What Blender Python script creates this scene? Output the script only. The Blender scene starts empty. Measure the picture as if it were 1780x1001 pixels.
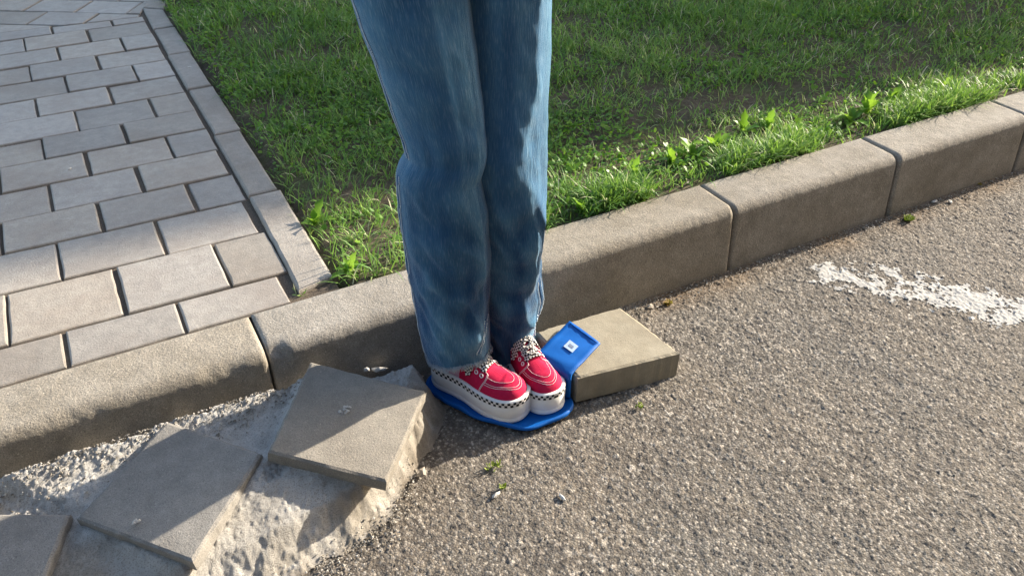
import bpy, bmesh, math, random
import numpy as np
from mathutils import Vector, Matrix
from mathutils import noise as mnoise

random.seed(7)
rng = np.random.default_rng(11)
R = math.radians

# ------------------------------------------------------------------ camera, sky, sun, exposure
scene = bpy.context.scene
COL = scene.collection
CAM_H = 1.2
HEAD = R(61.5)          # heading of the camera, measured from the line of the kerb (X axis)
PITCH = R(35.6)
cam_d = bpy.data.cameras.new('camera')
cam = bpy.data.objects.new('camera', cam_d)
COL.objects.link(cam)
cam.location = (0, 0, CAM_H)
cam.rotation_euler = (R(90) - PITCH, 0, HEAD - R(90))
cam_d.lens = 36 * 1440 / 1780
cam_d.sensor_width = 36
cam_d.clip_start = 0.02
cam_d.clip_end = 500
scene.camera = cam

SUN_HEAD, SUN_EL = R(4.8), R(21)
world = bpy.data.worlds.new('World')
scene.world = world
world.use_nodes = True
wn = world.node_tree.nodes
wn.clear()
sky = wn.new('ShaderNodeTexSky')
sky.sky_type = 'NISHITA'
sky.sun_disc = False
sky.sun_elevation = SUN_EL
sky.dust_density = 2.0
sky.ozone_density = 0.35
sky.sun_rotation = R(90) - SUN_HEAD
bg = wn.new('ShaderNodeBackground')
bg.inputs['Strength'].default_value = 0.14
wo = wn.new('ShaderNodeOutputWorld')
world.node_tree.links.new(sky.outputs[0], bg.inputs[0])
world.node_tree.links.new(bg.outputs[0], wo.inputs[0])

sun_d = bpy.data.lights.new('sun', 'SUN')
sun_d.energy = 5.0
sun_d.angle = R(0.55)
sun_d.color = (1.0, 0.89, 0.74)
sun = bpy.data.objects.new('sun', sun_d)
COL.objects.link(sun)
sdir = Vector((math.cos(SUN_HEAD) * math.cos(SUN_EL), math.sin(SUN_HEAD) * math.cos(SUN_EL), math.sin(SUN_EL)))
sun.rotation_euler = sdir.to_track_quat('Z', 'Y').to_euler()
sun.location = sdir * 20

scene.view_settings.view_transform = 'Standard'
scene.view_settings.look = 'None'
scene.view_settings.exposure = 1.5
scene.view_settings.gamma = 1

# ------------------------------------------------------------------ measuring helper
cw, sw = math.cos(HEAD), math.sin(HEAD)


def ray(px, py):
    a = (px - 890) / 1440
    v = -(py - 500.5) / 1440
    x, y, z = a, math.cos(PITCH) + v * math.sin(PITCH), -math.sin(PITCH) + v * math.cos(PITCH)
    return Vector((x * sw + y * cw, -x * cw + y * sw, z))


def at(px, py, z=0.0):
    """ground-plan position of a point measured in the photograph, given its height in metres"""
    r = ray(px, py)
    t = (CAM_H - z) / -r.z
    return Vector((r.x * t, r.y * t, z))


# ------------------------------------------------------------------ numpy noise
def _hash(ix, iy, seed=0):
    h = (ix.astype(np.int64) * 374761393 + iy.astype(np.int64) * 668265263 + seed * 974634777) & 0xFFFFFFFF
    h = ((h ^ (h >> 13)) * 1274126177) & 0xFFFFFFFF
    h = h ^ (h >> 16)
    return (h & 0xFFFFFF) / float(0x1000000)


def vnoise(x, y, seed=0):
    ix, iy = np.floor(x), np.floor(y)
    fx, fy = x - ix, y - iy
    fx, fy = fx * fx * (3 - 2 * fx), fy * fy * (3 - 2 * fy)
    a = _hash(ix, iy, seed); b = _hash(ix + 1, iy, seed)
    c = _hash(ix, iy + 1, seed); d = _hash(ix + 1, iy + 1, seed)
    return (a * (1 - fx) + b * fx) * (1 - fy) + (c * (1 - fx) + d * fx) * fy


def fbm(x, y, seed=0, o=4):
    s, a, t = 0, .5, 0
    for k in range(o):
        s = s + a * vnoise(x * 2 ** k, y * 2 ** k, seed + k * 17)
        t += a
        a *= .5
    return s / t


def stones(x, y, cell, seed=0):
    """nearest pebble: returns dome height 0..1, random tone of that pebble, distance"""
    X, Y = x / cell, y / cell
    ix, iy = np.floor(X), np.floor(Y)
    best = np.full(X.shape, 9.0); tone = np.zeros(X.shape); size = np.ones(X.shape); sec = np.full(X.shape, 9.0)
    for dx in (-1, 0, 1):
        for dy in (-1, 0, 1):
            jx, jy = ix + dx, iy + dy
            cx = jx + .1 + .8 * _hash(jx, jy, seed); cy = jy + .1 + .8 * _hash(jx, jy, seed + 5)
            ang = 6.28 * _hash(jx, jy, seed + 7); st = .65 + .7 * _hash(jx, jy, seed + 8)
            ca, sa = np.cos(ang), np.sin(ang)
            ex, ey = X - cx, Y - cy
            d = np.sqrt(((ex * ca + ey * sa) * st) ** 2 + ((-ex * sa + ey * ca) / st) ** 2)
            m = d < best
            sec = np.where(m, best, np.minimum(sec, d))
            tone = np.where(m, _hash(jx, jy, seed + 11), tone)
            size = np.where(m, _hash(jx, jy, seed + 13), size)
            best = np.where(m, d, best)
    edge = np.clip((sec - best) / .35, 0, 1)
    return edge ** .6 * (.45 + .55 * size), tone, best


# ------------------------------------------------------------------ object helpers
def mesh_obj(name, verts, faces, mat=None, parent=None, smooth=False):
    me = bpy.data.meshes.new(name)
    me.from_pydata([tuple(v) for v in verts], [], faces)
    me.validate()
    o = bpy.data.objects.new(name, me)
    COL.objects.link(o)
    if mat: me.materials.append(mat)
    if parent: o.parent = parent
    if smooth: me.polygons.foreach_set('use_smooth', [True] * len(me.polygons))
    return o


def np_mesh(name, V, F, mat=None, parent=None, smooth=True, attrs=None):
    """V (n,3); F list of (m,k) index arrays"""
    me = bpy.data.meshes.new(name)
    me.vertices.add(len(V)); me.vertices.foreach_set('co', np.asarray(V, np.float32).ravel())
    idx = np.concatenate([f.ravel() for f in F]); tot = np.concatenate([np.full(len(f), f.shape[1]) for f in F])
    st = np.concatenate([[0], np.cumsum(tot)[:-1]])
    me.loops.add(len(idx)); me.loops.foreach_set('vertex_index', idx.astype(np.int32))
    me.polygons.add(len(tot)); me.polygons.foreach_set('loop_start', st.astype(np.int32))
    me.polygons.foreach_set('loop_total', tot.astype(np.int32))
    me.polygons.foreach_set('use_smooth', np.full(len(tot), smooth))
    me.update(calc_edges=True)
    for k, a in (attrs or {}).items():
        at_ = me.attributes.new(k, 'FLOAT', 'POINT'); at_.data.foreach_set('value', np.asarray(a, np.float32))
    o = bpy.data.objects.new(name, me); COL.objects.link(o)
    if mat: me.materials.append(mat)
    if parent: o.parent = parent
    return o


def grid_faces(nx, ny, keep=None):
    i, j = np.meshgrid(np.arange(nx - 1), np.arange(ny - 1), indexing='ij')
    a = (i * ny + j)
    f = np.stack([a, a + ny, a + ny + 1, a + 1], -1).reshape(-1, 4)
    if keep is not None: f = f[keep[f].all(1)]
    return f


def compact(V, F, attrs):
    used = np.unique(F)
    m = np.zeros(len(V), np.int64); m[used] = np.arange(len(used))
    return V[used], m[F], {k: a[used] for k, a in attrs.items()}


def empty(name, loc=(0, 0, 0), rz=0):
    o = bpy.data.objects.new(name, None); COL.objects.link(o)
    o.location = loc; o.rotation_euler = (0, 0, rz); o.empty_display_size = .05
    return o


def tag(o, label, cat, group=None, kind=None):
    if label: o['label'] = label
    if cat: o['category'] = cat
    if group: o['group'] = group
    if kind: o['kind'] = kind
    return o


def struct(o, kind='structure'):
    o['kind'] = kind
    return o


def tube(path, r, seg=6, closed=False):
    """verts, faces of a tube along a path"""
    P = [Vector(p) for p in path]; n = len(P)
    V, F = [], []
    up = Vector((0, 0, 1))
    for i, p in enumerate(P):
        if closed: t = P[(i + 1) % n] - P[i - 1]
        else: t = P[min(i + 1, n - 1)] - P[max(i - 1, 0)]
        t.normalize()
        a = t.cross(up)
        if a.length < 1e-3: a = t.cross(Vector((1, 0, 0)))
        a.normalize(); b = a.cross(t)
        rr = r[i] if isinstance(r, (list, tuple)) else r
        for k in range(seg):
            q = 2 * math.pi * k / seg
            V.append(p + a * math.cos(q) * rr + b * math.sin(q) * rr)
    m = n if closed else n - 1
    for i in range(m):
        for k in range(seg):
            i2 = (i + 1) % n
            F.append((i * seg + k, i * seg + (k + 1) % seg, i2 * seg + (k + 1) % seg, i2 * seg + k))
    if not closed:
        F.append(tuple(range(seg))[::-1]); F.append(tuple((n - 1) * seg + k for k in range(seg)))
    return V, F


class MB:
    def __init__(s): s.V, s.F = [], []
    def add(s, vf):
        o = len(s.V); s.V += list(vf[0]); s.F += [tuple(i + o for i in f) for f in vf[1]]; return s
    def build(s, name, mat, parent=None, smooth=True): return mesh_obj(name, s.V, s.F, mat, parent, smooth)


# ------------------------------------------------------------------ materials
class NT:
    def __init__(s, name):
        s.m = bpy.data.materials.new(name); s.m.use_nodes = True
        s.t = s.m.node_tree; s.n = s.t.nodes; s.l = s.t.links
        s.b = s.n['Principled BSDF']; s.out = s.n['Material Output']
    def new(s, t, **kw):
        x = s.n.new(t)
        for k, v in kw.items():
            if k in x.inputs.keys(): x.inputs[k].default_value = v
            else: setattr(x, k, v)
        return x
    def link(s, a, b): s.l.new(a, b)
    def noise(s, scale, detail=4, rough=.55, vec=None, dist=0):
        x = s.new('ShaderNodeTexNoise'); x.inputs['Scale'].default_value = scale
        x.inputs['Detail'].default_value = detail; x.inputs['Roughness'].default_value = rough
        x.inputs['Distortion'].default_value = dist
        if vec is not None: s.link(vec, x.inputs['Vector'])
        return x.outputs['Fac']
    def ramp(s, fac, stops):
        x = s.new('ShaderNodeValToRGB'); e = x.color_ramp.elements
        while len(e) < len(stops): e.new(.5)
        for q, (p, c) in zip(e, stops):
            q.position = p; q.color = (c[0], c[1], c[2], 1) if not isinstance(c, (int, float)) else (c, c, c, 1)
        s.link(fac, x.inputs[0]); return x.outputs[0]
    def mix(s, fac, a, b, mode='MIX'):
        x = s.new('ShaderNodeMix', data_type='RGBA', blend_type=mode)
        if isinstance(fac, (int, float)): x.inputs[0].default_value = fac
        else: s.link(fac, x.inputs[0])
        for i, v in ((6, a), (7, b)):
            if isinstance(v, tuple): x.inputs[i].default_value = (*v[:3], 1)
            else: s.link(v, x.inputs[i])
        return x.outputs[2]
    def math(s, op, a, b=None):
        x = s.new('ShaderNodeMath', operation=op)
        for i, v in ((0, a), (1, b)):
            if v is None: continue
            if isinstance(v, (int, float)): x.inputs[i].default_value = v
            else: s.link(v, x.inputs[i])
        return x.outputs[0]
    def coord(s, which='Object'): return s.new('ShaderNodeTexCoord').outputs[which]
    def pos(s): return s.new('ShaderNodeNewGeometry').outputs['Position']
    def attr(s, name):
        x = s.new('ShaderNodeAttribute'); x.attribute_name = name; return x.outputs['Fac']
    def rand(s): return s.new('ShaderNodeObjectInfo').outputs['Random']
    def bump(s, h, strength=.5, dist=.002, prev=None):
        x = s.new('ShaderNodeBump'); x.inputs['Strength'].default_value = strength; x.inputs['Distance'].default_value = dist
        s.link(h, x.inputs['Height'])
        if prev is not None: s.link(prev, x.inputs['Normal'])
        return x.outputs[0]
    def done(s, col=None, rough=.9, normal=None, spec=.3):
        if col is not None:
            if isinstance(col, tuple): s.b.inputs['Base Color'].default_value = (*col, 1)
            else: s.link(col, s.b.inputs['Base Color'])
        if isinstance(rough, (int, float)): s.b.inputs['Roughness'].default_value = rough
        else: s.link(rough, s.b.inputs['Roughness'])
        s.b.inputs['Specular IOR Level'].default_value = spec
        if normal is not None: s.link(normal, s.b.inputs['Normal'])
        return s.m


def concrete(name, dark, light, speck=.5, stain=(.16, .14, .11), stain_amt=.35, bumpd=.0012, rnd=.25, coarse=260, rough=.92):
    t = NT(name); P = t.pos()
    big = t.noise(7, 5, .6, P); mid = t.noise(38, 5, .65, P); fine = t.noise(520, 3, .6, P)
    c = t.mix(t.ramp(mid, [(.3, 0), (.7, 1)]), dark, light)
    sm = t.ramp(big, [(.42, 0), (.68, 1)])
    c = t.mix(t.math('MULTIPLY', sm, stain_amt), c, stain)
    c = t.mix(t.math('MULTIPLY', t.ramp(fine, [(.35, 1), (.52, 0)]), speck), c, tuple(x * .55 for x in dark))
    c = t.mix(t.math('MULTIPLY', t.ramp(t.noise(330, 2, .5, P), [(.62, 0), (.72, 1)]), speck * .8), c, tuple(min(1, x * 1.45) for x in light))
    v = t.new('ShaderNodeTexVoronoi'); v.inputs['Scale'].default_value = 95; t.link(P, v.inputs['Vector'])
    pit = t.ramp(v.outputs['Distance'], [(.04, 1), (.11, 0)])
    pm = t.ramp(t.noise(24, 2, .5, P), [(.5, 0), (.62, 1)])
    pit = t.math('MULTIPLY', pit, pm)
    c = t.mix(t.math('MULTIPLY', pit, .6), c, (.05, .045, .04))
    r = t.rand()
    val = t.math('ADD', 1 - rnd / 2, t.math('MULTIPLY', r, rnd))
    x = t.new('ShaderNodeHueSaturation'); t.link(c, x.inputs['Color']); t.link(val, x.inputs['Value'])
    hs = t.math('FRACT', t.math('MULTIPLY', r, 17.3))
    t.link(t.math('ADD', .75, t.math('MULTIPLY', hs, .5)), x.inputs['Saturation'])
    h = t.math('ADD', t.math('MULTIPLY', t.noise(coarse, 4, .7, P), 1.0), t.math('MULTIPLY', mid, .7))
    h = t.math('SUBTRACT', h, t.math('MULTIPLY', pit, 1.2))
    n = t.bump(h, .8, bumpd)
    return t.done(x.outputs[0], rough, n, .25 if rough > .6 else .5)


M = {}
M['paver'] = concrete('paver_concrete', (.265, .242, .21), (.37, .335, .29), .45, (.24, .195, .155), .6, .0016, .34, 260, .5)
M['edging'] = concrete('edging_concrete', (.24, .215, .18), (.34, .305, .26), .5, (.19, .155, .12), .6, .0018, .2, 260, .6)
M['kerb'] = concrete('kerb_concrete', (.262, .240, .206), (.385, .352, .30), .9, (.16, .137, .10), .5, .0026, .12, 190)
M['slab'] = concrete('slab_concrete', (.225, .212, .19), (.31, .29, .255), .6, (.17, .155, .135), .55, .0018, .1)
M['block'] = concrete('block_concrete', (.265, .235, .175), (.345, .31, .235), .25, (.2, .165, .11), .45, .0009, .05)

# asphalt: colour per stone comes from an attribute
t = NT('asphalt'); P = t.pos()
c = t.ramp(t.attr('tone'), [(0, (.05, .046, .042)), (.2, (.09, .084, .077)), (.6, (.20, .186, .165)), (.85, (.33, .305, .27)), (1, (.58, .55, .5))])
patch = t.ramp(t.noise(2.6, 4, .6, P), [(.4, 0), (.62, 1)])
c = t.mix(t.math('MULTIPLY', patch, .4), c, (.15, .15, .145))
c = t.mix(t.math('MULTIPLY', t.ramp(t.noise(5.5, 5, .65, P), [(.5, 0), (.7, 1)]), .4), c, (.27, .24, .195))
c = t.mix(t.math('MULTIPLY', t.ramp(t.noise(700, 2, .5, P), [(.3, 1), (.6, 0)]), .45), c, (.06, .055, .05))
vo = t.new('ShaderNodeTexVoronoi'); vo.inputs['Scale'].default_value = 230; t.link(P, vo.inputs['Vector'])
sx = t.new('ShaderNodeSeparateColor'); t.link(vo.outputs['Color'], sx.inputs[0])
tint = t.ramp(sx.outputs[0], [(0, (.55, .52, .5)), (.3, (.92, .84, .74)), (.55, (1.0, 1.0, .96)), (.75, (1.0, .93, .9)), (.93, (1.0, .98, .92)), (1, (1.0, 1.0, 1.0))])
c = t.mix(.85, c, tint, 'MULTIPLY')
c = t.mix(t.math('MULTIPLY', t.ramp(sx.outputs[1], [(.84, 0), (.9, 1)]), .55), c, (.46, .42, .36))
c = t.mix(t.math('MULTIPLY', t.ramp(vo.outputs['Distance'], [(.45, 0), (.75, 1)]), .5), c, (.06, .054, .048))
c = t.mix(t.attr('dirt'), c, (.17, .115, .065))
nb_ = t.bump(vo.outputs['Distance'], .9, -.0016)
M['asphalt'] = t.done(c, .88, t.bump(t.noise(900, 3, .7, P), .7, .0012, nb_), .3)

t = NT('mortar'); P = t.pos()
c = t.ramp(t.attr('tone'), [(0, (.12, .105, .085)), (.35, (.26, .235, .195)), (.7, (.40, .37, .32)), (1, (.62, .6, .56))])
c = t.mix(t.math('MULTIPLY', t.ramp(t.noise(14, 5, .65, P), [(.45, 0), (.7, 1)]), .45), c, (.2, .17, .13))
c = t.mix(t.attr('dirt'), c, (.15, .115, .08))
c = t.mix(t.attr('lime'), c, (.60, .585, .55))
c = t.mix(t.math('MULTIPLY', t.ramp(t.noise(420, 3, .6, P), [(.36, 1), (.5, 0)]), .5), c, (.13, .115, .095))
M['mortar'] = t.done(c, .92, t.bump(t.noise(420, 5, .8, P), 1, .0028), .25)

t = NT('joint_sand'); P = t.pos()
c = t.ramp(t.noise(400, 4, .7, P), [(.3, (.075, .06, .048)), (.6, (.16, .13, .10)), (.75, (.28, .245, .2))])
M['sand'] = t.done(c, .95, t.bump(t.noise(350, 4, .7, P), 1, .004), .2)

t = NT('soil'); P = t.pos()
c = t.ramp(t.noise(60, 6, .7, P), [(.3, (.05, .042, .028)), (.55, (.11, .09, .062)), (.75, (.2, .165, .12))])
c = t.mix(t.math('MULTIPLY', t.ramp(t.noise(9, 4, .6, P), [(.45, 0), (.6, 1)]), .4), c, (.07, .10, .03))
M['soil'] = t.done(c, .95, t.bump(t.noise(170, 5, .75, P), 1, .006), .2)


def leafy(name, stops, transl=.4, rough=.5):
    t = NT(name)
    c = t.ramp(t.attr('tone'), stops)
    t.done(c, rough, None, .35)
    tr = t.new('ShaderNodeBsdfTranslucent'); c2 = t.mix(.5, c, (.22, .34, .02), 'MIX')
    t.link(c2, tr.inputs['Color'])
    mx = t.new('ShaderNodeMixShader'); mx.inputs[0].default_value = transl
    t.link(t.b.outputs[0], mx.inputs[1]); t.link(tr.outputs[0], mx.inputs[2]); t.link(mx.outputs[0], t.out.inputs[0])
    return t.m


M['grass'] = leafy('grass_blade', [(0, (.065, .16, .035)), (.35, (.135, .29, .06)), (.7, (.26, .45, .10)), (.9, (.44, .52, .2)), (1, (.66, .60, .42))], .38, .5)
M['leaf'] = leafy('weed_leaf', [(0, (.10, .26, .03)), (1, (.24, .42, .05))], .5, .42)
M['moss'] = leafy('moss_leaf', [(0, (.1, .16, .02)), (1, (.3, .36, .05))], .3, .7)
M['rust_leaf'] = leafy('dry_leaf', [(0, (.2, .11, .03)), (1, (.45, .33, .06))], .3, .7)


def plain(name, col, rough=.6, spec=.4, bs=None, bd=.001, var=0):
    t = NT(name)
    c = col
    if var:
        c = t.mix(t.math('MULTIPLY', t.ramp(t.noise(60, 5, .65, t.coord()), [(.35, 0), (.65, 1)]), var), col, tuple(x * .6 for x in col))
    n = t.bump(t.noise(bs, 4, .65, t.coord()), .6, bd) if bs else None
    return t.done(c, rough, n, spec)


M['stone_chip'] = plain('limestone_chip', (.6, .58, .54), .9, .3, 300, .002, .5)
M['grit'] = plain('grit', (.34, .3, .25), .9, .3)
M['plastic'] = plain('blue_plastic', (.0, .10, .40), .55, .25, 60, .0006, .12)
M['label'] = plain('label_paper', (.36, .46, .62), .6)
M['ink'] = plain('label_ink', (.16, .2, .28), .6)
M['paint'] = plain('road_paint', (.40, .39, .365), .8, .3, 500, .001, .35)
M['skin'] = plain('skin', (.55, .34, .25), .5)
M['hoodie'] = plain('grey_knit', (.12, .12, .13), .9, .2, 500, .001)
M['hair'] = plain('brown_hair', (.06, .035, .02), .5)
M['wall'] = plain('rendered_wall', (.45, .4, .33), .9, .2, 30, .01, .2)
M['roof'] = plain('roof_tiles', (.25, .1, .06), .85, .2, 12, .02)
M['glass'] = plain('window_glass', (.03, .04, .05), .1, .5)
M['frame'] = plain('window_frame', (.7, .7, .68), .5)

# ------------------------------------------------------------------ ground: road
KERB_Y0, KERB_YB, TOP = 1.274, 1.425, 0.18       # base line, back line, height of the kerb
s = mesh_obj('ground', [(-60, -60, -.02), (60, -60, -.02), (60, 60, -.02), (-60, 60, -.02)], [(0, 1, 2, 3)], M['soil']); struct(s)
far_road = mesh_obj('road', [(-40, -8, -.008), (40, -8, -.008), (40, 1.3, -.008), (-40, 1.3, -.008)], [(0, 1, 2, 3)], M['asphalt']); struct(far_road)


def asphalt_height(x, y):
    wx = x + .0016 * (vnoise(x * 230, y * 230, 3) - .5) * 2; wy = y + .0016 * (vnoise(x * 230, y * 230, 4) - .5) * 2
    h1, t1, d1 = stones(wx, wy, .0078, 1)
    h2, t2, d2 = stones(wx, wy, .0046, 2)
    big = vnoise(x * 60, y * 60, 8)
    use = (t1 > .42)
    dome1 = np.where(use, h1, h1 * .25)
    z = dome1 * .0021 + h2 * .0016 + (fbm(x * 34, y * 34, 5) - .5) * .0035 + (vnoise(x * 240, y * 240, 9) - .5) * .0012 + (fbm(x * 4, y * 4, 6) - .5) * .008
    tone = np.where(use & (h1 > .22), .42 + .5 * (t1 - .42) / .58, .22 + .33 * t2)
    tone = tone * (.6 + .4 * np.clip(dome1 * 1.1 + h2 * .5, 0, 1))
    sp = _hash(np.floor(wx / .0095), np.floor(wy / .0095), 40)
    tone = np.where((t1 > .96) & (h1 > .3), 1.0, tone)
    return z, tone


def wear_dirt(x, y):
    d = KERB_Y0 - y
    k = np.clip(1 - (d - .01) / (.05 + .06 * fbm(x * 5, y * 2, 21)), 0, 1)
    k = k * np.clip((x - .9) / .2, 0, 1) * .8
    near = np.clip(fbm(x * 9, y * 9, 22) * 1.8 - .6, 0, 1)
    return np.clip(k * (.3 + near), 0, .75) + .14 * np.clip(fbm(x * 2.2, y * 2.2, 23) * 2 - .7, 0, 1)


STEP = .0029
xs = np.arange(-.15, 3.35, STEP); ys = np.arange(.2, 1.3, STEP)
GX, GY = np.meshgrid(xs, ys, indexing='ij')
x, y = GX.ravel(), GY.ravel()
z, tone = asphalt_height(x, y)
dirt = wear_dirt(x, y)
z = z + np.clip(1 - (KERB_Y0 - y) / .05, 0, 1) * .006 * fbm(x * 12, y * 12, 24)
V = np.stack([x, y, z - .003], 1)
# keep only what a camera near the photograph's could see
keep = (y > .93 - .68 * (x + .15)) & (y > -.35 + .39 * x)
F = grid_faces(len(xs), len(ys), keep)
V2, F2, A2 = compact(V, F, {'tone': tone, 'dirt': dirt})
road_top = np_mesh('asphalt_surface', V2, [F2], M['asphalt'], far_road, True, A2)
road_top['kind'] = 'stuff'


xs = np.arange(-1.6, 5.2, .0085); ys = np.arange(-.9, 1.295, .0085)
GX, GY = np.meshgrid(xs, ys, indexing='ij'); x, y = GX.ravel(), GY.ravel()
z, tone = asphalt_height(x, y)
outer = ~((y > .93 - .68 * (x + .15) + .03) & (y > -.35 + .39 * x + .03) & (x > -.12) & (x < 3.3) & (y > .23))
V2, F2, A2 = compact(np.stack([x, y, z * .8 - .005], 1), grid_faces(len(xs), len(ys), outer), {'tone': tone, 'dirt': wear_dirt(x, y)})
ro = np_mesh('asphalt_surface', V2, [F2], M['asphalt'], far_road, True, A2); ro['kind'] = 'stuff'
me_ = far_road.data; ta_ = me_.attributes.new('tone', 'FLOAT', 'POINT'); ta_.data.foreach_set('value', [.45] * 4)


def road_z(px, py):
    a, _ = asphalt_height(np.array([px]), np.array([py])); return float(a[0]) - .003


# worn painted line
pc = [at(1410, 470), at(1440, 446), at(1785, 516), at(1900, 545), at(1900, 610), at(1780, 574), at(1500, 508), at(1415, 488)]
P2 = np.array([(p.x, p.y) for p in pc])


def inside_dist(x, y, P):
    """signed distance to polygon edges (positive inside)"""
    n = len(P); ins = np.zeros(x.shape, bool); dmin = np.full(x.shape, 9.)
    for i in range(n):
        ax, ay = P[i]; bx, by = P[(i + 1) % n]
        c = ((ay > y) != (by > y)) & (x < (bx - ax) * (y - ay) / (by - ay + 1e-12) + ax)
        ins ^= c
        ex, ey = bx - ax, by - ay
        tt = np.clip(((x - ax) * ex + (y - ay) * ey) / (ex * ex + ey * ey + 1e-12), 0, 1)
        dmin = np.minimum(dmin, np.hypot(x - ax - tt * ex, y - ay - tt * ey))
    return np.where(ins, dmin, -dmin)


st = .0029
px_ = np.arange(P2[:, 0].min() - .05, P2[:, 0].max() + .05, st); py_ = np.arange(P2[:, 1].min() - .05, P2[:, 1].max() + .05, st)
GX, GY = np.meshgrid(px_, py_, indexing='ij'); x, y = GX.ravel(), GY.ravel()
z, tone = asphalt_height(x, y)
d = inside_dist(x, y, P2)
wear = fbm(x * 38, y * 38, 31, 5) * .62 + fbm(x * 130, y * 130, 33, 3) * .38
gap = np.abs(x - 1.635) < .02 + .03 * vnoise(y * 30, x * 3, 35)
thr = .50 - np.clip(d / .035, -1, 1) * .16 + np.where(gap, .1, 0) - np.clip(tone - .25, 0, .4) * .12
hh_, _t, _d = stones(x, y, .0095, 1)
k = (wear + (_hash(np.floor(x / .0095), np.floor(y / .0095), 77) - .5) * .10 + (hh_ - .4) * .16 > thr + .055) & (d > -.02)
F = grid_faces(len(px_), len(py_), k)
V2, F2, A2 = compact(np.stack([x, y, z - .003 + .0011], 1), F, {'tone': tone})
pl = np_mesh('road_marking', V2, [F2], M['paint'], None, True); struct(pl)

# ------------------------------------------------------------------ kerb
kerb = struct(empty('kerb', (0, KERB_Y0, 0)))
prof = [(KERB_YB, -.05), (KERB_YB, .06), (KERB_YB, .165), (KERB_YB - .003, .1775), (KERB_YB - .008, TOP)]
for k in range(1, 8): prof.append((KERB_YB - .008 - k * .0135, TOP))
cy_, r_ = 1.312, .027
for k in range(0, 9):
    a = R(90 + k * 10.6)
    prof.append((cy_ + r_ * math.cos(a), TOP - r_ + r_ * math.sin(a)))
fy, fz = prof[-1]
for k in range(1, 13): prof.append((fy + (KERB_Y0 - fy) * k / 12, fz * (1 - k / 12)))
prof.append((KERB_Y0, -.05))
NPF = len(prof)


def kerb_stone(x0, x1, seed, chips=(), dz=0, dy=0):
    xs = list(np.linspace(x0, x1, int((x1 - x0) / .006) + 2))
    V = []
    for i, xx in enumerate(xs):
        e = min(xx - x0, x1 - xx)
        ins = max(0, .006 - e) * .6
        for j, (yy, zz) in enumerate(prof):
            nz = mnoise.noise(Vector((xx * 22, yy * 22, zz * 22 + seed))) * .0005 + mnoise.noise(Vector((xx * 4, yy * 5, seed))) * .0012
            rough = mnoise.noise(Vector((xx * 110, yy * 110, zz * 110 + seed))) * (.0007 if 11 <= j <= 22 else .0005)
            y2, z2 = yy - (nz + rough) * .7 + dy, zz + nz + rough + dz
            if 4 <= j < NPF - 1:
                y2 += ins * (1 if j > 12 else 0); z2 -= ins
            for (cx, rad, dep) in chips:
                q = (xx - cx) / rad
                g = mnoise.noise(Vector((xx * 60, zz * 60, seed + 9)))
                w = max(0, 1 - q * q + .5 * g) if abs(q) < 1.2 else 0
                cr = max(0, 1 - abs(math.hypot(yy - 1.293, zz - .168)) / .035)
                y2 += dep * w * cr * .8; z2 -= dep * w * cr * .7
            V.append((xx, y2, z2))
    F = []
    for i in range(len(xs) - 1):
        for j in range(NPF - 1):
            a = i * NPF + j
            F.append((a, a + NPF, a + NPF + 1, a + 1))
    F.append(tuple(range(NPF))); F.append(tuple((len(xs) - 1) * NPF + j for j in range(NPF))[::-1])
    o = mesh_obj('kerb_stone', V, F, M['kerb'], None, True)
    o.parent = kerb; o.location = (0, -KERB_Y0, 0)
    return o


J = [-2.14, -1.56, -.985, -.41, .168, .744, 1.322, 1.900, 2.452, 3.03, 3.6, 4.18, 4.76]
for i in range(len(J) - 1):
    chips = []
    if i == 3: chips = [(.085, .05, .004), (-.17, .06, .003)]
    if i == 4: chips = [(.19, .022, .012)]
    kerb_stone(J[i] + .0028, J[i + 1] - .0028, i * 7.3, chips, dz=[0, 0, 0, 0, .001, 0, -.001, .001, 0, 0, 0, 0][i], dy=[0, 0, 0, 0, .0015, 0, .002, 0, 0, 0, 0, 0][i])

# ------------------------------------------------------------------ pavement with pavers
pavement = struct(mesh_obj('pavement', [(-4, KERB_YB - .002, TOP - .006), (.36, KERB_YB - .002, TOP - .006), (.36, 9, TOP - .006), (-4, 9, TOP - .006)], [(0, 1, 2, 3)], M['sand']))


def clip_poly(poly, a, b, c):
    """keep a*x+b*y<=c"""
    out = []
    for i in range(len(poly)):
        p, q = poly[i], poly[(i + 1) % len(poly)]
        dp, dq = a * p[0] + b * p[1] - c, a * q[0] + b * q[1] - c
        if dp <= 0: out.append(p)
        if (dp < 0 < dq) or (dq < 0 < dp):
            t_ = dp / (dp - dq); out.append((p[0] + (q[0] - p[0]) * t_, p[1] + (q[1] - p[1]) * t_))
    return out


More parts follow.
